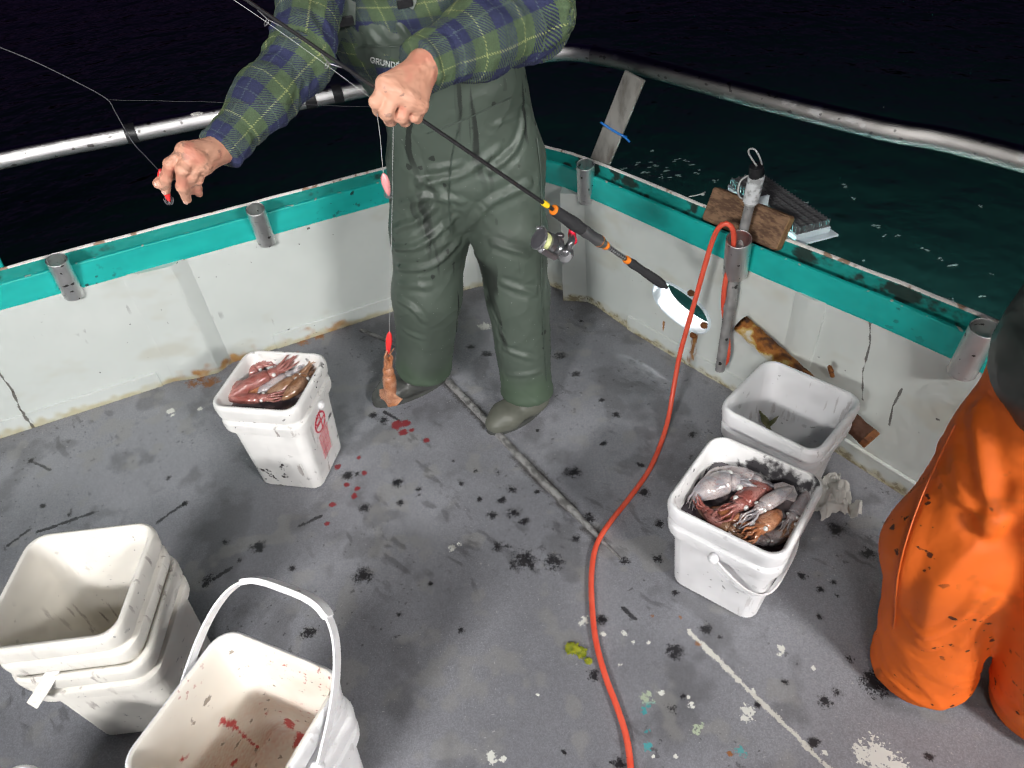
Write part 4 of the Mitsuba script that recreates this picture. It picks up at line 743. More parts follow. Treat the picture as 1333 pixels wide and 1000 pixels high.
# ------------------------------------------------------------------ squid and fish
def squid(label, pts, r, bsdf, roll=0.0, group=None, n_arm=7, eyes=True, spread=1.0, fin=True, fin_bsdf=None, seed=0):
    """pts: tail tip ... head ... arm tips, in metres. The mantle takes the first 56 % of the length, head 12 %, arms the rest."""
    r *= 1.04; rg = np.random.default_rng(seed); p = spline(pts, 60); k = thing('squid', label, 'squid', group); t, a, b = frames(p)
    u0 = UP - t[20] * (UP @ t[20]); u0 = nrm(u0); s0 = nrm(np.cross(t[20], u0)); u, s = u0 * math.cos(roll) + s0 * math.sin(roll), s0 * math.cos(roll) - u0 * math.sin(roll)
    m = p[:35]; x = np.linspace(0, 1, 35); rad = r * np.interp(x, [0, .06, .2, .45, .75, .93, 1], [.06, .25, .62, .93, 1.02, .95, .8])
    put('mantle', tube(m, rad, 18, flat=.85), bsdf, k, smooth=True)
    h = p[33:43]; put('head', tube(h, r * np.interp(np.linspace(0, 1, 10), [0, .2, .5, .8, 1], [.55, .68, .74, .62, .42]), 16), bsdf, k, smooth=True)
    if fin:
        for sg in (-1, 1):
            q = [p[1], p[6] + s * sg * r * 1.25, p[12] + s * sg * r * 1.75 - u * r * .3, p[17] + s * sg * r * .9, p[19]]
            top = A(q) + u * r * .28; bot = A(q) + u * r * .16; c = (p[9] + p[12]) / 2 + s * sg * r * .4
            v = np.vstack([top, bot, [c + u * r * .42], [c + u * r * .08]]); f = []
            for i in range(5):
                j = (i + 1) % 5; f += [[i, j, 10], [j + 5, i + 5, 11], [i, i + 5, j + 5], [i, j + 5, j]]
            mm = trimesh.Trimesh(v, A(f), process=False).subdivide().subdivide(); vv = np.array(mm.vertices) + u * ((meshkit.noise(np.array(mm.vertices) * 60, seed) - .5) * r * .35)[:, None]
            put('fin', (vv, np.array(mm.faces)), fin_bsdf or bsdf, k, smooth=True)
    arms = []
    for i in range(n_arm):
        ph = 2 * np.pi * i / n_arm + .3; d = (u * math.sin(ph) + s * math.cos(ph)) * r
        q = [p[41] + d * .3, p[47] + d * .55 * spread + rg.normal(0, .1, 3) * r, p[53] + d * .6 * spread + rg.normal(0, .18, 3) * r, p[59] + d * .6 * spread + rg.normal(0, .28, 3) * r]
        arms.append(tube(spline(q, 14), np.linspace(r * .24, r * .05, 14), 8))
    put('arms', cat(arms), bsdf, k, smooth=True)
    if eyes:
        for sg in (-1, 1):
            c = p[37] + s * sg * r * .66 + u * r * .26; e = put('eye', ellipsoid(c, r * .28, r * .28, r * .28, 2), 'eye_white', k, smooth=True)
            d = nrm(s * sg * .75 + u * .55); put('pupil', ellipsoid(c + d * r * .13, r * .145, r * .145, r * .145, 2), 'eye_black', e, smooth=True)
    return k
def fluid(W, hx, hy, tp, h, z, label):
    s = tp + (1 - tp) * z / h; ring = rrect((hx - .008) * s - .004, (hy - .008) * s - .004, .03); v = W(np.r_[np.c_[ring, np.full(28, z)], [[0, 0, z]]])
    k = thing('ink_water', label, 'water'); scene[k] = mikit.ply((v, A([[i, (i + 1) % 28, 28] for i in range(28)])), 'inky_water')
fluid(WA, .127, .124, .865, .365, .306, 'inky water around the squid in the pail left of the man')
fluid(WC, .138, .136, .853, .33, .258, 'inky water around the squid in the right front pail')
fA, fC = 'squid in the pail left of the man', 'squid in the right front pail'
squid('glossy dark red squid lying diagonally on top in the pail left of the man', [(-0.8259, 1.5457, 0.3290), (-0.7793, 1.5814, 0.3390), (-0.7238, 1.6157, 0.3440), (-0.6843, 1.6392, 0.3460), (-0.6644, 1.6614, 0.3490), (-0.6366, 1.6778, 0.3590)], .021, 'squid_red', .2, seed=1)
squid('brown squid below the dark red one along the right of that pail', [(-0.7432, 1.5433, 0.2990), (-0.7073, 1.5640, 0.3120), (-0.6516, 1.6004, 0.3240), (-0.6149, 1.6312, 0.3260), (-0.5985, 1.6502, 0.3290), (-0.5812, 1.6669, 0.3340)], .021, 'squid_brown', -.3, seed=2)
squid('pale squid wedged between the red and brown squid', [(-0.7766, 1.5591, 0.3040), (-0.7385, 1.5864, 0.3140), (-0.6849, 1.6249, 0.3190), (-0.6437, 1.6543, 0.3190), (-0.6172, 1.6685, 0.3220), (-0.5946, 1.6860, 0.3290)], .018, 'squid_pale', .1, seed=3, fin=False)
squid('orange brown squid tail at the front of the pail left of the man', [(-0.7832, 1.5427, 0.3140), (-0.7647, 1.5678, 0.3190), (-0.7342, 1.6190, 0.3120), (-0.7025, 1.6494, 0.3060), (-0.6835, 1.6705, 0.3040), (-0.6608, 1.6949, 0.2990)], .017, 'squid_orange', .8, seed=4)
squid('dark maroon squid head poking up at the back of the pail left of the man', [(-0.8575, 1.6614, 0.2840), (-0.8177, 1.6743, 0.2990), (-0.7718, 1.6877, 0.3190), (-0.7441, 1.7009, 0.3260), (-0.7253, 1.7018, 0.3260), (-0.7052, 1.6888, 0.3220)], .019, 'squid_red', .4, seed=5, fin=False)
squid('mottled squid along the right wall of the pail left of the man', [(-0.6888, 1.5496, 0.2890), (-0.6587, 1.5747, 0.2990), (-0.6240, 1.6226, 0.3040), (-0.6056, 1.6567, 0.3060), (-0.5967, 1.6809, 0.3090), (-0.5892, 1.7033, 0.3140)], .019, 'squid_brown', .5, seed=6, fin=False)
squid('thin red squid lying along the front wall of the pail left of the man', [(-0.8372, 1.5548, 0.3220), (-0.8037, 1.5502, 0.3250), (-0.7432, 1.5405, 0.3260), (-0.6986, 1.5408, 0.3260), (-0.6814, 1.5428, 0.3250), (-0.6533, 1.5554, 0.3220)], .017, 'squid_red', .3, seed=41, fin=False)
squid('plump brown squid in the front right corner of the pail left of the man', [(-0.6681, 1.5320, 0.3180), (-0.6510, 1.5440, 0.3230), (-0.6249, 1.5806, 0.3260), (-0.6085, 1.6197, 0.3260), (-0.6023, 1.6376, 0.3250), (-0.5962, 1.6690, 0.3220)], .021, 'squid_brown', .1, seed=42, fin=False)
squid('large pale bluish squid lying at the left of the right front pail', [(0.4114, 1.0667, 0.2730), (0.4395, 1.0797, 0.2880), (0.4956, 1.0953, 0.2960), (0.5341, 1.0856, 0.2960), (0.5492, 1.0740, 0.2960), (0.5759, 1.0613, 0.2900)], .031, 'squid_pale', .2, seed=11, fin=False)
squid('red brown squid in the middle of the right front pail', [(0.6017, 1.0876, 0.2780), (0.5738, 1.0663, 0.2900), (0.5297, 1.0367, 0.2980), (0.4933, 1.0134, 0.2980), (0.4726, 1.0038, 0.2960), (0.4463, 0.9981, 0.2900)], .023, 'squid_red', -.2, seed=12)
squid('slim pale pink squid pointing to the back right of that pail', [(0.6509, 1.0580, 0.3000), (0.6212, 1.0400, 0.3060), (0.5718, 1.0142, 0.3080), (0.5362, 0.9929, 0.3060), (0.5167, 0.9811, 0.3040), (0.4893, 0.9647, 0.2980)], .018, 'squid_pale', .0, seed=13)
squid('orange brown squid at the front of the right front pail', [(0.6052, 1.0112, 0.2780), (0.5817, 0.9896, 0.2860), (0.5472, 0.9640, 0.2900), (0.5199, 0.9455, 0.2900), (0.5071, 0.9377, 0.2880), (0.4896, 0.9363, 0.2840)], .021, 'squid_orange', .3, seed=14, fin=False)
squid('grey squid along the far wall of the right front pail', [(0.4809, 1.1508, 0.2630), (0.5107, 1.1390, 0.2780), (0.5525, 1.1142, 0.2830), (0.5829, 1.0906, 0.2830), (0.6013, 1.0762, 0.2800), (0.6245, 1.0557, 0.2780)], .024, 'squid_pale', .5, seed=15, fin=False, eyes=False)
squid('red squid arms curling at the left wall of the right front pail', [(0.4735, 0.9797, 0.2630), (0.4611, 0.9914, 0.2730), (0.4403, 1.0111, 0.2800), (0.4276, 1.0332, 0.2830), (0.4189, 1.0435, 0.2860), (0.4104, 1.0576, 0.2960)], .016, 'squid_red', .1, seed=16, fin=False, eyes=False)
squid('dark translucent squid sunk at the right of the right front pail', [(0.6966, 1.0619, 0.2480), (0.6697, 1.0270, 0.2600), (0.6274, 0.9839, 0.2630), (0.5959, 0.9566, 0.2630), (0.5825, 0.9473, 0.2600), (0.5618, 0.9382, 0.2580)], .02, 'squid_brown', .4, seed=17, fin=False)
squid('pale squid lying under the orange one at the front corner', [(0.6229, 0.9734, 0.2480), (0.5940, 0.9576, 0.2560), (0.5557, 0.9439, 0.2630), (0.5257, 0.9409, 0.2660), (0.5133, 0.9466, 0.2660), (0.5007, 0.9626, 0.2640)], .02, 'squid_pale', .4, seed=18, fin=False)
squid('mottled squid under the red one in the right front pail', [(0.4430, 1.0504, 0.2530), (0.4658, 1.0297, 0.2640), (0.4999, 0.9981, 0.2700), (0.5218, 0.9761, 0.2720), (0.5329, 0.9660, 0.2720), (0.5511, 0.9538, 0.2680)], .022, 'squid_orange', .4, seed=19, fin=False)
squid('small pale squid lying across the far left corner of the right front pail', [(0.5044, 1.1675, 0.2700), (0.4839, 1.1406, 0.2800), (0.4492, 1.1005, 0.2850), (0.4238, 1.0753, 0.2840), (0.4117, 1.0641, 0.2820), (0.4022, 1.0465, 0.2760)], .015, 'squid_pale', .3, seed=31, fin=False)
squid('thin red squid between the two pale ones at the back of the right front pail', [(0.6103, 1.0612, 0.2850), (0.5909, 1.0626, 0.2920), (0.5636, 1.0722, 0.2960), (0.5305, 1.0619, 0.2960), (0.5173, 1.0548, 0.2950), (0.4923, 1.0431, 0.2900)], .014, 'squid_red', .5, seed=32, fin=False)
squid('thin pale squid sliding down the right wall of the right front pail', [(0.7026, 1.0727, 0.2750), (0.6851, 1.0483, 0.2780), (0.6447, 1.0080, 0.2760), (0.6114, 0.9745, 0.2720), (0.5959, 0.9602, 0.2700), (0.5788, 0.9491, 0.2640)], .016, 'squid_pale', .2, seed=33, fin=False)
squid('slim brown squid along the front wall of the right front pail', [(0.4196, 1.0508, 0.2620), (0.4346, 1.0256, 0.2680), (0.4672, 0.9870, 0.2720), (0.4943, 0.9574, 0.2720), (0.5059, 0.9481, 0.2710), (0.5231, 0.9327, 0.2660)], .015, 'squid_brown', .4, seed=34, fin=False)
# dark ink clinging to the inner wall of that pail comes from its paint; a crumpled rag lies behind it
def crumple(label, c, size, bsdf, seed, name, catg, flat=.5):
    m = trimesh.creation.icosphere(subdivisions=4); v = np.array(m.vertices); d = (np.abs(meshkit.fbm(v * 2.4 + seed, 4, seed) - .5) * 2.2 + .45)
    v = v * d[:, None]; v += (meshkit.noise(v * 7, seed)[:, None] - .5) * .15
    v = v * size * [1, 1, flat]; v[:, 2] -= v[:, 2].min(); k = thing(name, label, catg); scene[k] = mikit.ply((v + A(c), np.array(m.faces)), bsdf, False); return k
def rag(label, c, sx, sy, bsdf, seed, name, catg):
    n = 34; g = np.stack(np.meshgrid(np.linspace(-1, 1, n), np.linspace(-1, 1, n), indexing='ij'), -1).reshape(-1, 2)
    w = np.c_[g * 2.2 + seed, np.zeros(len(g))]; h = np.abs(meshkit.noise(w * .8, seed) - .5) * .11 + np.abs(meshkit.noise(w * 1.7, seed + 1) - .5) * .045
    edge = 1 + .25 * (meshkit.noise(w * 3, seed + 3) - .5); x, y = g[:, 0] * sx * edge, g[:, 1] * sy * edge[::-1]
    v = np.c_[x, y, h - h.min() + .003] + A(c); i, j = np.meshgrid(np.arange(n - 1), np.arange(n - 1), indexing='ij'); q = np.stack([i * n + j, (i + 1) * n + j, (i + 1) * n + j + 1, i * n + j + 1], -1).reshape(-1, 4)
    k = thing(name, label, catg); scene[k] = mikit.ply((v, q), bsdf, 30); return k
rag('crumpled white paper rag on the deck behind the full right pail', (0.8707, 1.2323, 0.0000), .055, .075, 'rag_white', 3, 'paper_rag', 'rag')
for q, (c, s) in enumerate((((0.0838, 0.8572, 0.0020), .02), ((0.1068, 0.8449, 0.0020), .017), ((0.1205, 0.8219, 0.0020), .011))):
    crumple(('yellow green scrap of weed beside the orange hose, the left piece', 'yellow green scrap of weed beside the orange hose, the middle piece', 'smallest yellow green scrap of weed, nearest the orange hose')[q], c, s, 'weed', 5 + q, 'weed_scrap', 'seaweed', .35)
# small fish with its forked tail up
k = thing('fish', 'small fish with its forked tail sticking up inside the nearly empty pail', 'fish'); ft = A((0.7198, 1.3826, 0.1700)); fb = ft + A([.04, .05, -.12])
put('body', tube(spline([fb + A([.03, .04, -.012]), fb, ft + (fb - ft) * .4, ft], 16), np.interp(np.linspace(0, 1, 16), [0, .3, .7, 1], [.004, .02, .014, .006]), 12, flat=.6), 'fish_skin', k, smooth=True)
for tip, nm in (((0.6947, 1.4094, 0.2150), 0), ((0.7420, 1.3807, 0.2150), 1)):
    tip = A(tip); md = (ft + tip) / 2 + A([.0, 0, .004]); put('tail_lobe', tube(spline([ft, md, tip], 10), [.005, .009, .0115, .013, .013, .012, .010, .0075, .005, .001], 10, flat=.25, ref=(0, .7, .7)), 'fish_skin', k, smooth=True)

# ------------------------------------------------------------------ people
def hand_sdf(p, wrist, fore, mcp, fingers, thumb, rw=.025):
    """wrist, point up the forearm, four knuckles, four finger chains (from each knuckle), thumb chain."""
    d = cone(p, fore, wrist, .034, rw)
    for q, r in zip(mcp, (.0165, .0165, .0155, .0145)): d = smin(d, cone(p, A(wrist) * .9 + A(q) * .1, q, rw * .72, r), .016)
    for a, b in zip(mcp[:-1], mcp[1:]): d = smin(d, cone(p, a, b, .014, .014), .008)
    for f, r in zip(fingers, (.0105, .0108, .0102, .0088)):
        c = chain(p, f, np.linspace(r * 1.12, r * .82, len(f)), .003)
        for j in f[1:-1]: c = smin(c, np.linalg.norm(p - A(j), axis=1) - r * 1.06, .004)
        d = smin(d, c, .0045)
    return smin(d, chain(p, thumb, np.linspace(.0155, .0098, len(thumb)), .004), .006)
def hand_mesh(*a, h=.0026, **k):
    pts = np.vstack([A(a[0])[None], A(a[1])[None], A(a[2])] + [A(f) for f in a[3]] + [A(a[4])]); v, f = nets(lambda p: hand_sdf(p, *a, **k), pts.min(0) - .045, pts.max(0) + .045, h)
    v, f = smooth_mesh(v, f, 6)
    return v, f
def head_sdf(p, c, fwd, h=.225):
    """A head with brow, eye sockets, nose, mouth, chin and ears; c = centre, fwd = where the face points."""
    fwd = nrm(fwd); rt = nrm(np.cross(fwd, UP)); up = np.cross(rt, fwd); q = np.stack([(p - c) @ rt, (p - c) @ fwd, (p - c) @ up], 1)
    def el(o, r): return (np.linalg.norm((q - A(o)) / A(r), axis=1) - 1) * min(r)
    d = el((0, -.012, .03), (.076, .095, .085)); d = smin(d, el((0, .02, -.035), (.06, .072, .078)), .03); d = smin(d, el((0, .06, -.095), (.024, .026, .02)), .03)
    d = smin(d, cone(q, A([0, .078, .03]), A([0, .1, -.018]), .009, .0155), .012); d = smin(d, cone(q, A([-.035, .076, .036]), A([.035, .076, .036]), .01, .01), .012)
    for s in (-1, 1):
        d = -smin(-d, np.linalg.norm(q - A([s * .032, .094, .016]), axis=1) - .014, .01); d = smin(d, np.linalg.norm(q - A([s * .032, .074, .014]), axis=1) - .0135, .002); d = smin(d, el((s * .076, -.012, .0), (.011, .022, .032)), .006)
    d = smin(d, cone(q, A([-.02, .088, -.052]), A([.02, .088, -.052]), .0065, .0065), .005); d = smin(d, cone(q, A([-.016, .085, -.065]), A([.016, .085, -.065]), .0075, .0075), .005)
    return d
def snap(v, q, axis, r=.012):
    """The garment's surface where a line along 'axis' through each point of q first meets it."""
    out = []
    for p in np.atleast_2d(q):
        d = v - p; t = d @ axis; e = np.linalg.norm(d - t[:, None] * axis, axis=1); m = e < r
        out.append(p + axis * t[m].min() if m.any() else p)
    return A(out)
def bent(v, f, folds, axis):
    """Cloth folds: crests (a > 0) and troughs of height a and half width w along the given lines on the side facing -axis."""
    n = vnormals(v, f); out = np.zeros(len(v)); face = np.clip(-(n @ axis) * 2.2 + .3, 0, 1)
    for pts, a, w in folds:
        q = snap(v, spline(pts, 12), axis); q[1:-1] = (q[:-2] + q[1:-1] * 2 + q[2:]) / 4; d = np.full(len(v), 9.0)
        for i in range(len(q) - 1): d = np.minimum(d, segdist(v, q[i], q[i + 1]))
        ends = np.minimum(np.linalg.norm(v - q[0], axis=1), np.linalg.norm(v - q[-1], axis=1))
        out += a * (np.exp(-(d / w) ** 1.5) - .35 * np.exp(-((d - 1.9 * w) / w) ** 2)) * face * np.clip(.35 + ends / .03, 0, 1)
    return v + n * out[:, None]
def seam(v, pts, axis, bsdf, who, r=.0016, n=30):
    q = snap(v, spline(pts, n), axis, .008) - axis * r * .4; q[1:-1] = (q[:-2] + q[1:-1] * 2 + q[2:]) / 4
    put('seam', tube(q, r, 6), bsdf, who, smooth=True)
def ridged(v, scale, seed): return 1 - np.abs(meshkit.fbm(v * scale, 3, seed) - .5) * 4

# the man in green, facing the camera
man = thing('person', 'man in green bib overalls and plaid shirt holding a fishing rod and baiting a line', 'person')
HL, KL, AL = A((-0.1601, 1.8800, 0.8246)), A((-0.2351, 1.8400, 0.4366)), A((-0.2948, 1.8700, 0.1189))
HR, KR, AR = A((0.0273, 1.8800, 0.8058)), A((0.0436, 1.8000, 0.4175)), A((0.0479, 1.7450, 0.0732))
HIP, WST, CH, SH = A((-0.0663, 1.8800, 0.8375)), A((-0.0785, 1.8600, 1.0265)), A((-0.1580, 1.8100, 1.2226)), A((-0.1675, 1.7600, 1.3494))
SL, EL_, WL = A((-0.3262, 1.7500, 1.3743)), A((-0.3620, 1.5400, 1.2318)), A((-0.5017, 1.3300, 1.1416))
SR, ER, WR = A((0.0470, 1.7800, 1.3528)), A((0.1033, 1.5400, 1.2656)), A((-0.1013, 1.3000, 1.2633))
NK, HD = A((-0.1689, 1.7100, 1.4265)), A((-0.1751, 1.7100, 1.4270)) + A([-.01, -.05, .17])
def torso(p, grow=0.0):
    s = A([1, 1.45, 1]); P = p * s
    d = chain(P, [HIP * s, WST * s, CH * s], [.208 + grow, .176 + grow, .182 + grow], .04)
    return d / 1.25
def legs(p, grow=0.0):
    a = chain(p, [HL, HL * .5 + KL * .5, KL, AL], [.122 + grow, .112 + grow, .104 + grow, .092 + grow], .03); b = chain(p, [HR, HR * .5 + KR * .5, KR, AR], [.12 + grow, .108 + grow, .094 + grow, .084 + grow], .03)
    return smin(a, b, .012)
def body(p):
    s = A([1, 1.5, 1]); P = p * s; d = chain(P, [HIP * s, WST * s, CH * s, SH * s], [.16, .145, .155, .13], .05) / 1.3
    for q in ((SL, EL_, WL), (SR, ER, WR)): d = smin(d, chain(p, q, [.05, .04, .024], .02), .03)
    d = smin(d, cone(p, SH, HD - UP * .05, .06, .055), .03); d = np.minimum(smin(d, head_sdf(p, HD, A([-.15, -.9, -.6])), .02), smin(chain(p, [HL, KL, AL], [.08, .055, .045], .02), chain(p, [HR, KR, AR], [.08, .055, .045], .02), .01))
    return d
pts = A([HL, KL, AL, HR, KR, AR, CH, SH, SL, EL_, WL, SR, ER, WR, HD])
bm = nets(body, pts.min(0) - .2, pts.max(0) + [.2, .2, .2], .0095)
bm = smooth_mesh(*bm, 3)
# the hand that grips the rod
rB, rT = A((0.4360, 1.5500, 0.5702)), A((-0.3277, 1.1200, 1.4311)); rU = nrm(rT - rB)
def rod(t): return rB + (rT - rB) * t
right_hand = hand_mesh((-0.0975, 1.2850, 1.2675), A((-0.0975, 1.2850, 1.2675)) + nrm(ER - WR) * .10, [(-0.1601, 1.2050, 1.2661), (-0.1442, 1.2000, 1.2540), (-0.1266, 1.2050, 1.2393), (-0.1113, 1.2150, 1.2241)],
    [[(-0.1601, 1.2050, 1.2661), (-0.1797, 1.1900, 1.2446), (-0.1809, 1.2150, 1.2229), (-0.1707, 1.2400, 1.2168)], [(-0.1442, 1.2000, 1.2540), (-0.1651, 1.1850, 1.2260), (-0.1647, 1.2150, 1.2043), (-0.1544, 1.2500, 1.1995)], [(-0.1266, 1.2050, 1.2393), (-0.1438, 1.2000, 1.2132), (-0.1419, 1.2300, 1.1951), (-0.1339, 1.2600, 1.1952)], [(-0.1113, 1.2150, 1.2241), (-0.1235, 1.2150, 1.2057), (-0.1211, 1.2400, 1.1933), (-0.1148, 1.2600, 1.1948)]],
    [(-0.1149, 1.2750, 1.2569), (-0.1431, 1.2650, 1.2524), (-0.1658, 1.2500, 1.2467), (-0.1785, 1.2350, 1.2362)], rw=.027)
left_hand = hand_mesh((-0.5018, 1.3250, 1.1422), A((-0.5018, 1.3250, 1.1422)) + nrm(EL_ - WL) * .10, [(-0.5410, 1.2500, 1.1705), (-0.5313, 1.2450, 1.1632), (-0.5250, 1.2500, 1.1503), (-0.5215, 1.2600, 1.1367)],
    [[(-0.5410, 1.2500, 1.1705), (-0.5698, 1.2350, 1.1557), (-0.5907, 1.2450, 1.1284), (-0.6047, 1.2550, 1.1009)], [(-0.5313, 1.2450, 1.1632), (-0.5466, 1.2220, 1.1491), (-0.5630, 1.2320, 1.1138), (-0.5720, 1.2500, 1.0814)], [(-0.5250, 1.2500, 1.1503), (-0.5406, 1.2350, 1.1309), (-0.5578, 1.2500, 1.1076), (-0.5643, 1.2650, 1.0903)], [(-0.5215, 1.2600, 1.1367), (-0.5390, 1.2500, 1.1163), (-0.5515, 1.2620, 1.0951), (-0.5556, 1.2720, 1.0797)]],
    [(-0.5279, 1.3100, 1.1317), (-0.5606, 1.2900, 1.1302), (-0.5928, 1.2700, 1.1244), (-0.6137, 1.2550, 1.1140)])
scene[man] = mikit.ply(cat([bm, right_hand, left_hand]), 'skin', True)
for tip, pre in (((-0.6047, 1.2550, 1.1009), (-0.5907, 1.2450, 1.1284)), ((-0.5720, 1.2500, 1.0814), (-0.5630, 1.2320, 1.1138)), ((-0.6137, 1.2550, 1.1140), (-0.5928, 1.2700, 1.1244))):
    tip = A(tip); d_ = nrm(tip - A(pre)); o_ = A([0, -1.0, .35]); o_ = nrm(o_ - d_ * (o_ @ d_)); e_ = nrm(np.cross(o_, d_))
    put('nail', ellipsoid(tip + o_ * .0075 + d_ * .001, .0048, .006, .0016, 2, A([e_, d_, o_])), 'nail', man, smooth=True)
hair = nets(lambda p: np.maximum(head_sdf(p, HD, A([-.15, -.9, -.6])) - .012, (p - HD) @ nrm([-.1, -.75, -.55]) - .03), HD - .18, HD + .18, .008)
put('hair', hair, 'hair_dark', man, smooth=True)
# overalls
bl, brr, bs = A((-0.3328, 1.7000, 1.2273)), A((-0.1382, 1.7000, 1.2690)), A((-0.1110, 1.7000, 1.1820)); bs2 = A((0.1711, 1.7500, 1.1393))
def half(p, a, b):
    e = nrm(b - a); n = nrm(np.cross(A([0, 1.0, 0]), e)); n = n if n[2] > 0 else -n; return (p - a) @ n
def overalls(p):
    d = smin(torso(p, .006), legs(p), .035); c2 = nrm(np.cross(A([0, 1.0, 0]), bs - brr)); c2 = c2 if c2[0] > 0 else -c2
    d = np.maximum(d, np.maximum(half(p, bl, brr), np.minimum((p - brr) @ c2, half(p, bs, bs2))))
    for K, An in ((KL, AL), (KR, AR)): pass
    e = nrm(AL - KL); e2 = nrm(AR - KR); low = np.where(np.linalg.norm(p - AL, axis=1) < np.linalg.norm(p - AR, axis=1), (p - AL) @ e - .012, (p - AR) @ e2 - .012)
    return np.maximum(d - .004 * np.clip(1 - np.abs(low + .014) / .016, 0, 1) ** .5, low)
pts = A([HL, KL, AL, HR, KR, AR, CH, WST])
ov = nets(overalls, pts.min(0) - .24, pts.max(0) + .22, .0062); ov = smooth_mesh(*ov, 4)
v, f = ov; n = vnormals(v, f)
side = np.clip(-n[:, 1] + .3, 0, 1)
def crease(q, seed, w=.035): return np.exp(-((meshkit.fbm(q, 3, seed) - .5) / w) ** 2)
mk = np.clip((meshkit.fbm(v * 5, 2, 77) - .42) * 5, 0, 1)
wr = mk * crease(np.c_[v[:, 0] * 6 + v[:, 2] * 4, v[:, 1] * 5, v[:, 2] * 9 - v[:, 0] * 6], 11) * .0022 - (1 - mk) * crease(np.c_[v[:, 0] * 5 - v[:, 2] * 5, v[:, 1] * 5, v[:, 2] * 8 + v[:, 0] * 9], 23) * .002 + (meshkit.fbm(v * 7, 2, 5) - .5) * .009
low = np.clip((.2 - v[:, 2]) / .18, 0, 1); wr += .7 * low * crease(np.c_[v[:, 0] * 4, v[:, 1] * 4, v[:, 2] * 15 + v[:, 0] * 5], 31, .04) * .004
v = v + n * wr[:, None]
FOLDS = [([(-0.3111, 1.7600, 0.6401), (-0.2251, 1.7600, 0.6457), (-0.1146, 1.7800, 0.7098)], .013, .011), ([(-0.3102, 1.7600, 0.5738), (-0.2026, 1.7600, 0.5774), (-0.1069, 1.7800, 0.6311)], .012, .011), ([(-0.2868, 1.7600, 0.7010), (-0.2122, 1.7600, 0.7261), (-0.1540, 1.7800, 0.7651)], .012, .012), ([(-0.2569, 1.7600, 0.7724), (-0.1715, 1.7600, 0.7861), (-0.0905, 1.7600, 0.7687)], .009, .012),
         ([(-0.1947, 1.7500, 0.8331), (-0.0812, 1.7500, 0.8474), (0.0208, 1.7500, 0.9040)], .010, .012), ([(-0.1590, 1.7500, 0.8679), (-0.0777, 1.7500, 0.8766)], .008, .01), ([(0.1093, 1.7600, 0.9865), (0.0771, 1.7600, 0.9065), (0.0002, 1.7600, 0.8474)], .012, .011), ([(0.0104, 1.7500, 0.9650), (0.0815, 1.7500, 0.9852), (0.1127, 1.7500, 0.9937)], .008, .008),
         ([(-0.1337, 1.8000, 0.6623), (-0.1332, 1.7800, 0.7630), (-0.1656, 1.7600, 0.8253)], .009, .013), ([(-0.0903, 1.8000, 0.6577), (-0.0078, 1.7700, 0.7550), (0.1002, 1.7800, 0.7887)], .012, .014), ([(-0.3232, 1.7500, 0.4745), (-0.2722, 1.7400, 0.4476), (-0.2483, 1.7400, 0.3934)], .010, .011), ([(-0.3317, 1.7600, 0.3530), (-0.2697, 1.7600, 0.3214)], .008, .01), ([(-0.3108, 1.7600, 0.5209), (-0.2115, 1.7500, 0.5163)], .007, .011),
         ([(-0.0836, 1.7600, 0.6052), (-0.0592, 1.7400, 0.4564), (-0.0251, 1.7000, 0.3383)], .010, .009), ([(0.1178, 1.7800, 0.7184), (0.1211, 1.7500, 0.5632), (0.1144, 1.7200, 0.3652)], .006, .006), ([(-0.0193, 1.7200, 0.6515), (0.0852, 1.7200, 0.6057)], .008, .011), ([(0.0016, 1.7000, 0.5251), (0.0993, 1.7000, 0.4820)], .007, .011), ([(-0.0179, 1.6700, 0.3012), (0.0626, 1.6700, 0.2668)], .007, .010), ([(-0.0142, 1.6600, 0.2032), (0.0972, 1.6600, 0.2083)], .006, .01),
         ([(-0.2366, 1.6600, 1.2295), (-0.2116, 1.6700, 1.1898)], .008, .008), ([(-0.1670, 1.6600, 1.2448), (-0.1427, 1.6700, 1.1933)], .010, .009), ([(-0.2843, 1.6800, 1.2500), (-0.2720, 1.6800, 1.2147)], .006, .008), ([(-0.1980, 1.6600, 1.2566), (-0.1840, 1.6600, 1.2248)], -.006, .009), ([(-0.2607, 1.6800, 1.2042), (-0.1282, 1.6700, 1.1983)], -.005, .004), ([(-0.0282, 1.7300, 1.0070), (0.0689, 1.7300, 1.0423)], .004, .003), ([(-0.1416, 1.7200, 0.9798), (-0.0282, 1.7300, 1.0070)], .004, .003)]
GAX = nrm([-.06, .93, -.36]); v = bent(v, f, [(q, a * 1.0, w * .8) for q, a, w in FOLDS], GAX)
OV = v
put('bib_overalls', (v, f), 'green_oilskin', man, smooth=True, label='wet dark green oilskin bib overalls with ink drips')
for pts in ([(-0.2625, 1.6700, 1.2071), (-0.1930, 1.6700, 1.1978), (-0.1215, 1.6700, 1.1977)], [(-0.1497, 1.7200, 0.9768), (-0.0828, 1.7200, 0.9933), (-0.0242, 1.7300, 1.0085), (0.0689, 1.7300, 1.0423)], [(0.1310, 1.7800, 0.9134), (0.1335, 1.7800, 0.7853), (0.1200, 1.7500, 0.5889), (0.1131, 1.7000, 0.3802), (0.1133, 1.6700, 0.1587)], [(-0.1337, 1.8000, 0.6623), (-0.1207, 1.7700, 0.7938), (-0.0990, 1.7500, 0.8974), (-0.0743, 1.7400, 0.9693)]):
    seam(OV, pts, GAX, 'green_seam', man)
def hit(x, z, r=.014):
    m = OV[(np.abs(OV[:, 0] - x) < r) & (np.abs(OV[:, 2] - z) < r)]; return float(m[:, 1].min()) if len(m) else 1.7
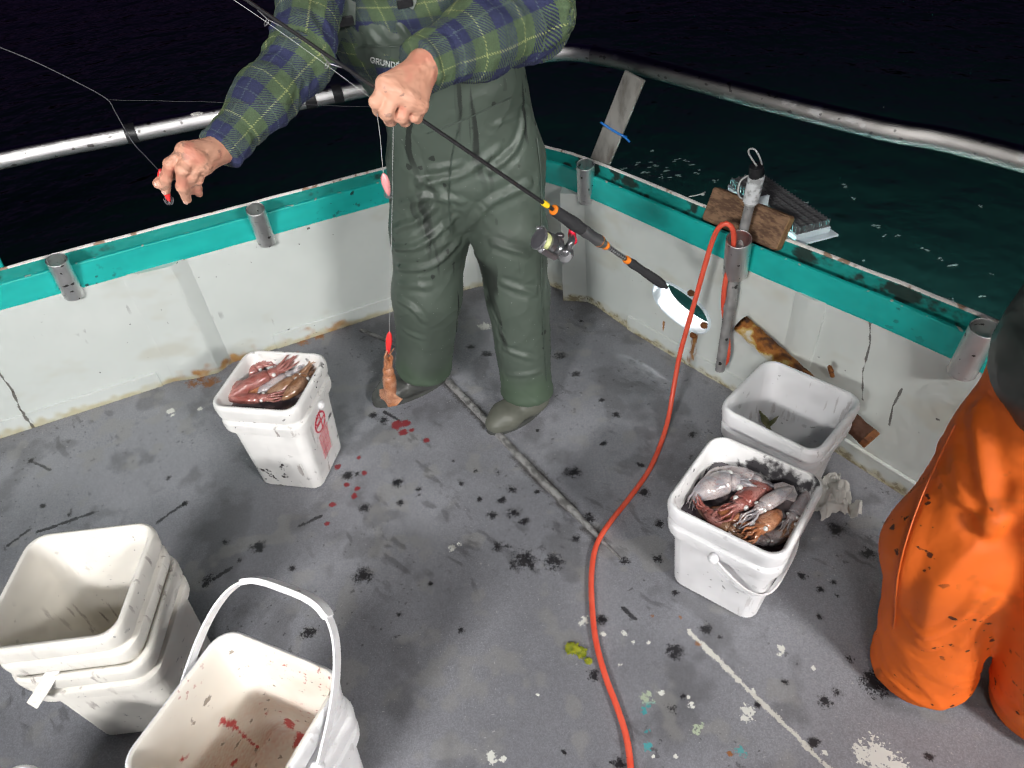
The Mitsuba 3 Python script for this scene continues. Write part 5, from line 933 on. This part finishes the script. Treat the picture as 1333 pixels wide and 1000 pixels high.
a, b = A((-0.2517, 1.6700, 1.1610)), A((-0.1691, 1.6700, 1.1385)); a[1], b[1] = hit(a[0], a[2]), hit(b[0], b[2]); dn = A((-0.2599, 1.6700, 1.1384)); dn[1] = hit(dn[0], dn[2])
tx = nrm(b - a); nz = nrm(np.cross(tx, a - dn)); nz = nz if nz[1] < 0 else -nz; ty = np.cross(nz, tx)
txt = meshkit.text_mesh('GRUND\u00c9NS', .0135, .0012, bold=True); tv = np.array(txt.vertices); tv[:, 0] *= .88
wv = a + tv[:, :1] * tx + tv[:, 1:2] * ty + tv[:, 2:] * nz
wv[:, 1] = [hit(q[0], q[2], .009) for q in wv]; wv += nz * (.0015 + tv[:, 2:])
put('lettering', (wv, np.array(txt.faces)), 'white_ink', man, label='white brand lettering across the bib, partly behind the fist')
for s0, s1, s2 in (((-0.2827, 1.6900, 1.2474), (-0.2709, 1.7000, 1.3043), SL * .45 + SH * .55), ((-0.1496, 1.6800, 1.2746), (-0.1223, 1.6900, 1.3228), SR * .45 + SH * .55)):
    p = spline([A(s0) + A([0, -.006, 0]), A(s1), A(s2) + A([0, .02, .115])], 14); put('strap', ribbon(p, A([0, -1, .25]), .036, .004), 'green_seam', man, smooth=40); put('buckle', box(A(s0) + A([0, -.012, .006]), (1, 0, .1), (0, -.3, 1), (0, -1, -.3), .017, .011, .003, .003), 'black_tape', man)
# shirt
def shirt_torso(p):
    s = A([1, 1.5, 1]); P = p * s; d = chain(P, [WST * s, CH * s, SH * s], [.165, .178, .14], .05) / 1.28
    return np.maximum(smin(smin(d, cone(p, SH, SL, .085, .07), .04), cone(p, SH, SR, .085, .07), .04), -(np.linalg.norm(p - (SH + UP * .11), axis=1) - .07))
st = nets(shirt_torso, A([WST, CH, SH, SL, SR]).min(0) - .2, A([WST, CH, SH, SL, SR]).max(0) + .2, .009); v, f = smooth_mesh(*st, 4); n = vnormals(v, f); v = v + n * (ridged(v, 9.0, 3) * .005)[:, None]
put('shirt', (v, f), 'flannel', man, smooth=True, uv=np.c_[v[:, 0] + .3 * v[:, 2], v[:, 2]])
def sleeve(S, E, W_, rs, seed, name_label):
    ax2 = nrm(E - W_); cuff = W_ - ax2 * .012
    fn = lambda p: np.maximum(chain(p, [S, S * .5 + E * .5, E, E * .5 + W_ * .5, W_], rs, .03), -((p - cuff) @ ax2))
    P = A([S, E, W_]); v, f = nets(fn, P.min(0) - .11, P.max(0) + .11, .0056); v, f = smooth_mesh(v, f, 4); n = vnormals(v, f)
    dS, dE = segdist(v, S, E), segdist(v, E, W_); up_ = dS < dE; l0 = np.linalg.norm(E - S)
    def loc(a, b, off):
        ax = nrm(b - a); away = nrm(A([0, 1.0, 0]) - ax * ax[1]); sd_ = np.cross(ax, away); q = v - a; return off + q @ ax, np.arctan2(q @ sd_, -(q @ away))
    s1, a1 = loc(S, E, 0); s2, a2 = loc(E, W_, l0); k = 1 / (1 + np.exp(-(dS - dE) / .012)); s_ = s1 * (1 - k) + s2 * k; an = np.where(up_, a1, a2)
    el = np.exp(-((s_ - l0) / .09) ** 2)
    w = ridged(np.c_[s_ * 26 + np.sin(an * 1.3 + seed) * 1.1, np.cos(an) * 1.2, np.sin(an) * 1.2], 1.0, seed) * (.004 + .006 * el) + (meshkit.fbm(v * 18, 3, seed + 2) - .5) * .010
    w += .0035 * np.exp(-(((v - cuff) @ ax2 - .004) / .005) ** 2) - .003 * np.exp(-(((v - cuff) @ ax2 - .055) / .006) ** 2)
    put('sleeve', (v + n * w[:, None], f), 'flannel', man, smooth=True, uv=np.c_[an * .052 + seed * .021, s_])
sleeve(SL, EL_, WL, [.072, .06, .056, .05, .038], 3, '')
sleeve(SR, ER, WR, [.082, .076, .078, .066, .043], 8, '')
def boot(toe, heel, ank, top, bsdf, who, label=None):
    toe, heel, ank, top = map(A, (toe, heel, ank, top)); e = nrm(toe - heel); ball = toe - e * .07
    def fn(p):
        q = p * [1, 1, 1.25]; d = chain(q, [toe * [1, 1, 1.25] - e * .03 + UP * .026, ball + UP * .04, heel + e * .03 + UP * .05], [.036, .05, .044], .03) / 1.15
        d = smin(d, chain(p, [heel + e * .05 + UP * .05, ank, top], [.05, .055, .06], .03), .04); return np.maximum(d, .004 - p[:, 2])
    P = A([toe, heel, ank, top]); v, f = nets(fn, P.min(0) - [.1, .1, .06], P.max(0) + .1, .006); v, f = smooth_mesh(v, f, 3)
    b = put('boot', (v, f), bsdf, who, smooth=True, label=label)
    g = np.c_[np.r_[toe[:2], 0]][:, 0]; ring = []
    for k in range(36):
        a_ = 2 * np.pi * k / 36; c_ = (toe - e * .03) * .5 + (heel + e * .03) * .5; L = np.linalg.norm(toe - heel) / 2 + .006; sdv = A([-e[1], e[0], 0]); x = math.cos(a_); ring.append((c_ + e * x * L + sdv * math.sin(a_) * (.051 + .004 * x))[:2])
    put('sole', rib(A(ring), .016), 'boot_rubber', who + '__' + b.split('__')[1], smooth=40)
boot((-0.4848, 1.8257, 0.0000), (-0.2427, 1.9346, 0.0000), AL + A([0, .01, -.02]), AL + UP * .16, 'boot_rubber', man)
boot((-0.0896, 1.6367, -0.0000), (0.0979, 1.7598, 0.0000), AR + A([0, .01, .0]), AR + UP * .16, 'boot_rubber_olive', man, 'olive grey rubber boot with its toe on the deck bead')

# the person in orange at the right edge
per = thing('person', 'person in bright orange oilskin trousers and dark jacket cut off by the right edge', 'person')
AN1, KN1, TH1, HP1 = A((0.8688, 0.7180, 0.0600)), A((0.8244, 0.7600, 0.4230)), A((0.9224, 0.8200, 0.6479)), A((0.9763, 0.8600, 0.8002))
AN2, KN2, TH2, HP2 = A((1.0754, 0.6061, 0.0600)), A((0.9876, 0.6200, 0.4366)), A((0.9979, 0.7000, 0.6414)), A((1.0153, 0.7600, 0.8154))
W1 = (HP1 + HP2) / 2 + A([-.025, .0, .075]); C1 = W1 + A([.13, .0, .30]); S1 = C1 + A([.06, .0, .17])
def tr2(p):
    d = smin(chain(p, [AN1, KN1, TH1, HP1], [.099, .116, .118, .125], .04), chain(p, [AN2, KN2, TH2, HP2], [.098, .118, .132, .142], .04), .03); d = smin(d, cone(p, W1 - UP * .06, W1 + UP * .06, .14, .14), .05)
    a1, a2 = nrm(AN1 - KN1), nrm(AN2 - KN2); d1, d2 = np.linalg.norm(p - AN1, axis=1), np.linalg.norm(p - AN2, axis=1)
    low = np.where(d1 < d2, (p - AN1) @ a1 - .02, (p - AN2) @ a2 - .02); return np.maximum(d - .005 * np.clip(1 - np.abs(low + .018) / .02, 0, 1) ** .5, low)
P = A([AN1, KN1, HP1, AN2, KN2, HP2, W1]); v, f = nets(tr2, P.min(0) - .22, P.max(0) + .2, .0068); v, f = smooth_mesh(v, f, 4); n = vnormals(v, f)
w = (meshkit.fbm(v * 4, 2, 8) - .5) * .02 + np.clip((.26 - v[:, 2]) / .22, 0, 1) * crease(np.c_[v[:, 0] * 3, v[:, 1] * 3, v[:, 2] * 11 + v[:, 0] * 5], 37, .035) * .006
w += crease(np.c_[v[:, 0] * 2 + v[:, 2] * 2, v[:, 1] * 2, v[:, 2] * 3.2 - v[:, 0] * 3], 19, .02) * .003
v = v + n * w[:, None]; n = vnormals(v, f)
FOLD2 = [([(0.6889, 0.7400, 0.8764), (0.7303, 0.7200, 0.7722), (0.7636, 0.6600, 0.6460)], .012, .016), ([(0.7684, 0.6600, 0.6369), (0.7240, 0.6400, 0.5831), (0.7086, 0.6400, 0.4783), (0.7268, 0.6200, 0.3181)], .008, .02), ([(0.8065, 0.6800, 0.7043), (0.7879, 0.6700, 0.6701), (0.7667, 0.6600, 0.6413)], .010, .016), ([(0.6948, 0.7400, 0.7556), (0.7215, 0.7000, 0.6827), (0.7545, 0.6600, 0.6432)], .007, .012),
         ([(0.6568, 0.6600, 0.4015), (0.7171, 0.6300, 0.3365), (0.7697, 0.6200, 0.3822), (0.7963, 0.6300, 0.4793)], .006, .010), ([(0.6410, 0.7000, 0.6948), (0.6521, 0.6800, 0.5475), (0.6659, 0.6600, 0.3998)], .005, .014), ([(0.6981, 0.6500, 0.2815), (0.7517, 0.6200, 0.2579), (0.7926, 0.6200, 0.2810)], .004, .007), ([(0.8205, 0.6200, 0.3000), (0.8231, 0.6200, 0.4659)], .006, .012)]
v = bent(v, f, FOLD2, nrm([.55, .52, -.66])); OT = v; w = np.zeros(len(v))
put('trousers', (v + n * w[:, None], f), 'orange_oilskin', per, smooth=True, label='bright orange oilskin trousers speckled with ink')
def jk(p):
    d = chain(p, [W1 - UP * .02, C1, S1], [.165, .2, .16], .05)
    d = smin(d, chain(p, [S1 + A([.05, -.17, -.02]), S1 + A([.22, -.22, -.27]), S1 + A([.40, -.08, -.36])], [.085, .07, .055], .03), .03); d = smin(d, chain(p, [S1 + A([.05, .17, -.02]), S1 + A([.22, .22, -.27]), S1 + A([.40, .10, -.36])], [.085, .07, .055], .03), .03)
    return np.maximum(d, (p - (W1 - UP * .1)) @ nrm(A([.35, .15, -1])) )
Pj = A([W1, C1, S1]); v, f = nets(jk, Pj.min(0) - .4, Pj.max(0) + .5, .011); v, f = smooth_mesh(v, f, 3); n = vnormals(v, f); v = v + n * (ridged(v, 8.0, 9) * .009)[:, None]
seam(OT, [(0.6898, 0.7600, 0.8159), (0.6593, 0.7200, 0.6675), (0.6494, 0.6800, 0.5243), (0.6886, 0.6600, 0.3100)], nrm([.55, .52, -.66]), 'orange_seam', per, .002)
put('jacket', (v, f), 'dark_jacket', per, smooth=True)
HD2 = S1 + A([.0, .03, .28])
def bod2(p):
    d = chain(p, [W1, C1, S1], [.14, .15, .12], .05); d = smin(d, cone(p, S1, HD2 - UP * .05, .06, .055), .03); d = smin(d, head_sdf(p, HD2, A([.9, .1, -.4])), .02)
    for q in ([S1 + A([.05, -.17, -.02]), S1 + A([.22, -.22, -.27]), S1 + A([.42, -.06, -.37])], [S1 + A([.05, .17, -.02]), S1 + A([.22, .22, -.27]), S1 + A([.42, .09, -.37])]): d = smin(d, chain(p, q, [.05, .04, .026], .02), .03)
    return np.minimum(d, smin(chain(p, [AN1, KN1, HP1], [.045, .06, .09], .02), chain(p, [AN2, KN2, HP2], [.045, .06, .09], .02), .02))
Pb = A([AN1, AN2, HD2, W1, S1]); v, f = nets(bod2, Pb.min(0) - .25, Pb.max(0) + [.55, .35, .25], .011); hs = []
for c0, dx in ((S1 + A([.42, -.06, -.37]), A([1, .1, -.3])), (S1 + A([.42, .09, -.37]), A([1, -.1, -.3]))):
    e = nrm(dx); s_ = nrm(np.cross(e, UP)); m_ = [c0 + e * .085 + s_ * o for o in (.03, .01, -.01, -.028)]
    hs.append(hand_mesh(c0, c0 - e * .06, m_, [[q, q + e * .035 - UP * .008, q + e * .05 - UP * .03, q + e * .045 - UP * .048] for q in m_], [c0 + e * .02 + s_ * .02, c0 + e * .05 + s_ * .05 - UP * .01, c0 + e * .08 + s_ * .055 - UP * .02], h=.0036))
scene[per] = mikit.ply(cat([smooth_mesh(v, f, 3), *hs]), 'skin', True)
put('hair', nets(lambda p: np.maximum(head_sdf(p, HD2, A([.9, .1, -.4])) - .012, (p - HD2) @ nrm([.75, .1, -.6]) - .03), HD2 - .18, HD2 + .18, .009), 'hair_dark', per, smooth=True)
boot(AN1 * [1, 1, 0] + A([.02, .17, 0]), AN1 * [1, 1, 0] + A([-.01, -.05, 0]), AN1 + UP * .03, AN1 + UP * .17, 'boot_rubber', per)
boot(AN2 * [1, 1, 0] + A([.05, .15, 0]), AN2 * [1, 1, 0] + A([-.01, -.05, 0]), AN2 + UP * .03, AN2 + UP * .17, 'boot_rubber', per)

# ------------------------------------------------------------------ rod, reel, lines, jigs
rd = thing('fishing_rod', 'black spinning rod with orange trim held across the man in green', 'fishing rod')
def along(t0, t1, rs, n=24, sides=20):
    q = rod(np.linspace(t0, t1, n)[:, None]); return tube(q, np.interp(np.linspace(0, 1, n), np.linspace(0, 1, len(rs)), rs), sides)
put('blank', along(.0, 1.06, [.0056, .0050, .0043, .0036, .0029, .0024], 30, 14), 'rod_black', rd, smooth=True)
put('rear_grip', along(0, .16, [.002, .011, .0125, .0128, .0124, .0115, .0105, .0105, .012, .009]), 'grip_foam', rd, smooth=50)
put('reel_seat', along(.245, .325, [.009, .0135, .0145, .013, .0125, .0135, .014, .013]), 'reel_dark', rd, smooth=50)
put('fore_grip', along(.318, .405, [.013, .0145, .0155, .015, .014, .0132, .0128, .0122]), 'grip_foam', rd, smooth=50)
for t0, t1, r in ((.158, .170, .0098), (.238, .248, .0105), (.262, .265, .0146), (.404, .410, .0115)): put('trim_ring', along(t0, t1, [r * .9, r, r, r * .9], 6), 'rod_orange', rd, smooth=50)
put('yellow_band', along(.424, .438, [.0060, .0066, .0066, .0060], 6), 'rod_yellow', rd, smooth=50)
for k in range(9): put('wrap_ring', along(.176 + k * .0068, .1785 + k * .0068, [.0064, .0066, .0064], 4, 12), 'reel_silver', rd, smooth=50)
dn_ = nrm(A((0.1221, 1.4300, 0.8008)) - rod(.40)); dn_ = nrm(dn_ - rU * (dn_ @ rU))
for t, h_ in ((.872, .016), (.96, .012)):
    c = rod(t) + dn_ * h_; put('guide', revolve([(.0055, -.001), (.0066, 0), (.0055, .001), (.0046, 0), (.0055, -.001)], c, rU, 20), 'reel_silver', rd, smooth=True)
    for s in (-1, 1): put('guide_foot', tube([c - dn_ * .005, rod(t + s * .016) + dn_ * .0035], .0011, 6), 'reel_silver', rd, smooth=True)
rl = thing('fishing_reel', 'dark chrome spinning reel with yellow green line under the rod', 'fishing reel')
RC = A((0.1079, 1.3400, 0.8588)); ra = nrm(A((0.0686, 1.3300, 0.8913)) - A((0.1352, 1.3500, 0.8307)))
put('spool_lip', revolve([(.0, .031), (.010, .032), (.017, .030), (.0235, .031), (.0248, .028), (.024, .025), (.019, .024)], RC, ra, 32), 'reel_silver', rl, smooth=30)
put('wound_line', revolve([(.0195, .0245), (.0212, .020), (.0212, .012), (.0195, .008)], RC, ra, 32), 'braid_line', rl, smooth=30)
put('spool_skirt', revolve([(.019, .009), (.0245, .008), (.0252, .002), (.0245, -.006), (.02, -.008)], RC, ra, 32), 'reel_dark', rl, smooth=30)
put('rotor', revolve([(.021, -.007), (.0262, -.009), (.0245, -.014), (.0262, -.018), (.0250, -.024), (.018, -.030), (.0, -.031)], RC, ra, 32), 'reel_dark', rl, smooth=30)
sv = nrm(np.cross(ra, dn_)); 
for s in (-1, 1): put('rotor_arm', box(RC + sv * s * .029 + ra * .002, ra, sv, np.cross(ra, sv), .024, .0038, .008, .003), 'reel_dark', rl); put('line_roller', ellipsoid(RC + sv * s * .03 + ra * .027, .006, .006, .006, 2), 'reel_silver', rl, smooth=True)
bail_p = [RC + ra * (.026 + .010 * math.sin(a_)) + sv * .03 * math.cos(a_) - dn_ * .027 * math.sin(a_) for a_ in np.linspace(0, np.pi, 24)]; put('bail_wire', tube(bail_p, .0014, 8), 'reel_silver', rl, smooth=True)
GB = A((0.1447, 1.3600, 0.8197)); put('gear_case', ellipsoid(GB, .022, .017, .02, 3, A([nrm(ra), nrm(sv), nrm(np.cross(ra, sv))])), 'reel_dark', rl, smooth=True)
put('side_plate', revolve([(0, .006), (.013, .005), (.0155, .0), (.0155, -.004)], GB - A([0, .012, 0]), (0, -1, .3), 24), 'reel_silver', rl, smooth=30)
put('stem', tube(spline([GB + A([.006, .0, .008]), GB + A([.016, 0, .03]), rod(.322) + dn_ * .028, rod(.33) + dn_ * .012], 16), [.009, .009, .0085, .008, .0075, .007, .007, .007, .007, .007, .007, .007, .007, .007, .0075, .008], 12), 'reel_dark', rl, smooth=True)
put('red_stem', tube(spline([GB * .45 + (rod(.33) + dn_ * .02) * .55 + A([.010, -.002, 0]), rod(.325) + dn_ * .03 + A([.004, -.002, 0]), rod(.335) + dn_ * .012], 10), .0092, 12), 'reel_red', rl, smooth=True)
hk = GB + A([-.005, -.02, -.012]); put('crank', tube([hk, hk + A([.0, .05, .006]), hk + A([.0, .07, .02])], .0034, 10), 'reel_silver', rl, smooth=True); put('knob', ellipsoid(hk + A([.0, .078, .024]), .012, .008, .008, 2), 'reel_dark', rl, smooth=True)
def line(label, pts, r=.0009, bsdf='thin_line'):
    k = thing('fishing_line', label, 'fishing line'); scene[k] = mikit.ply(tube(spline(pts, 50), r, 6), bsdf, True)
line('thin line running along the underside of the rod through its guides', [rod(1.06) + dn_ * .012, rod(.96) + dn_ * .012, rod(.872) + dn_ * .016, rod(.77) + dn_ * .024, (-0.1812, 1.2000, 1.2348)], .0005)
line('pale line stretched level from the fist across the rail to the left', [(-0.1827, 1.2000, 1.2337), (-0.2524, 1.2400, 1.2271), (-0.3266, 1.2800, 1.2224), (-0.4851, 1.3200, 1.2272), (-0.6779, 1.3400, 1.2423)], .0004, 'dark_line')
line('dark leader dropping from the upper left corner to the jig in the fingers', [(-0.8241, 1.3000, 1.3701), (-0.7619, 1.3100, 1.3278), (-0.7090, 1.3200, 1.2828), (-0.6762, 1.3300, 1.2471), (-0.6716, 1.3300, 1.2232), (-0.6595, 1.3200, 1.1716), (-0.6369, 1.3000, 1.1483), (-0.6121, 1.2750, 1.1301)], .0012, 'dark_line')
line('short line from the fist to the pink jig', [(-0.1825, 1.2000, 1.2221), (-0.1902, 1.2300, 1.1683), (-0.1974, 1.2500, 1.1250), (-0.2022, 1.2600, 1.0897)], .0007)
line('plumb line from the fist down to the red jig and hanging squid', [(-0.1592, 1.2200, 1.2072), (-0.1922, 1.3000, 1.0639), (-0.2474, 1.4000, 0.8186), (-0.3024, 1.4700, 0.5697)], .0006)
def jig(label, a, b, r, bsdf, cat_='jig'):
    a, b = A(a), A(b); k = thing('squid_jig', label, cat_); put('body', tube(spline([a, a * .5 + b * .5, b], 14), r * np.interp(np.linspace(0, 1, 14), [0, .15, .4, .75, 1], [.25, .8, 1, .75, .3]), 12), bsdf, k, smooth=True)
    ax_ = nrm(b - a); x_ = nrm(np.cross(ax_, [1, .3, 0])); y_ = np.cross(ax_, x_); hooks = []
    for i in range(8):
        d_ = x_ * math.cos(i * np.pi / 4) + y_ * math.sin(i * np.pi / 4); hooks.append(tube(spline([b, b + ax_ * .006 + d_ * .004, b + d_ * .0075 + ax_ * .001, b + d_ * .0085 - ax_ * .006], 8), .0007, 5))
    put('hook_crown', cat(hooks), 'reel_silver', k, smooth=True); return k
jig('red jig pinched in the bare fingers at the left', (-0.6033, 1.2620, 1.1381), (-0.6115, 1.2620, 1.0747), .009, 'jig_red')
jig('pink jig hanging beside the hip of the green overalls', (-0.2022, 1.2600, 1.0897), (-0.2027, 1.2750, 1.0387), .0085, 'jig_pink')
jig('red jig above the hanging squid in front of the left boot', (-0.3024, 1.4700, 0.5697), (-0.3211, 1.4750, 0.4936), .009, 'jig_red')
squid('orange brown squid hanging from the red jig in front of the left boot', [(-0.3535, 1.4800, 0.3012), (-0.3437, 1.4800, 0.3417), (-0.3353, 1.4780, 0.3971), (-0.3303, 1.4760, 0.4455), (-0.3266, 1.4750, 0.4649), (-0.3156, 1.4720, 0.5111)], .021, 'squid_orange', 1.3, seed=21, spread=.5, eyes=False)

# the photographer, standing behind the lens: the deck's shaded patches are this person's shadow
ph = thing('person', 'photographer in a dark jacket standing on the deck behind the camera', 'person')
PH = A([.0, -.30, 0])
def pb(p):
    q = p - PH; s = A([1, 1.45, 1]); d = chain(q * s, [A([0, 0, .92]), A([0, 0, 1.12]), A([0, .0, 1.36])], [.17, .165, .17], .05) / 1.25
    for sg in (-1, 1):
        d = smin(d, chain(q, [A([sg * .10, .02, .88]), A([sg * .12, .04, .48]), A([sg * .13, .0, .1])], [.115, .085, .075], .03), .03)
        d = smin(d, chain(q, [A([sg * .2, 0, 1.38]), A([sg * .27, .05, 1.12]), A([sg * .12, .18, 1.42])], [.075, .06, .045], .03), .03)
    return np.maximum(smin(d, cone(q, A([0, 0, 1.4]), A([0, .02, 1.5]), .06, .055), .03), .02 - p[:, 2])
put('clothing', smooth_mesh(*nets(pb, [-.5, -.62, -.02], [.5, .1, 1.62], .016), 3), 'dark_jacket', ph, smooth=True)
hands = [hand_mesh(PH + A([sg * .12, .18, 1.42]), PH + A([sg * .15, .14, 1.34]), [PH + A([sg * (.11 - .018 * i), .19, 1.49 + .004 * i]) for i in range(4)], [[PH + A([sg * (.11 - .018 * i), .19, 1.49]), PH + A([sg * (.10 - .018 * i), .17, 1.52]), PH + A([sg * (.09 - .018 * i), .15, 1.515])] for i in range(4)], [PH + A([sg * .12, .16, 1.43]), PH + A([sg * .1, .15, 1.46]), PH + A([sg * .07, .14, 1.48])], h=.005) for sg in (-1, 1)]
hd3 = PH + A([0, .0, 1.63]); scene[ph] = mikit.ply(cat([smooth_mesh(*nets(lambda p: head_sdf(p, hd3, A([0, 1.0, -.4])), hd3 - .16, hd3 + .16, .009), 3), *hands]), 'skin', True)
put('hair', nets(lambda p: np.maximum(head_sdf(p, hd3, A([0, 1.0, -.4])) - .012, (p - hd3) @ nrm([0, .8, -.6]) - .02), hd3 - .18, hd3 + .18, .01), 'hair_dark', ph, smooth=True)
for sg in (-1, 1): boot(PH + A([sg * .14, .16, 0]), PH + A([sg * .13, -.1, 0]), PH + A([sg * .13, -.04, .1]), PH + A([sg * .13, -.02, .26]), 'boot_rubber', ph)
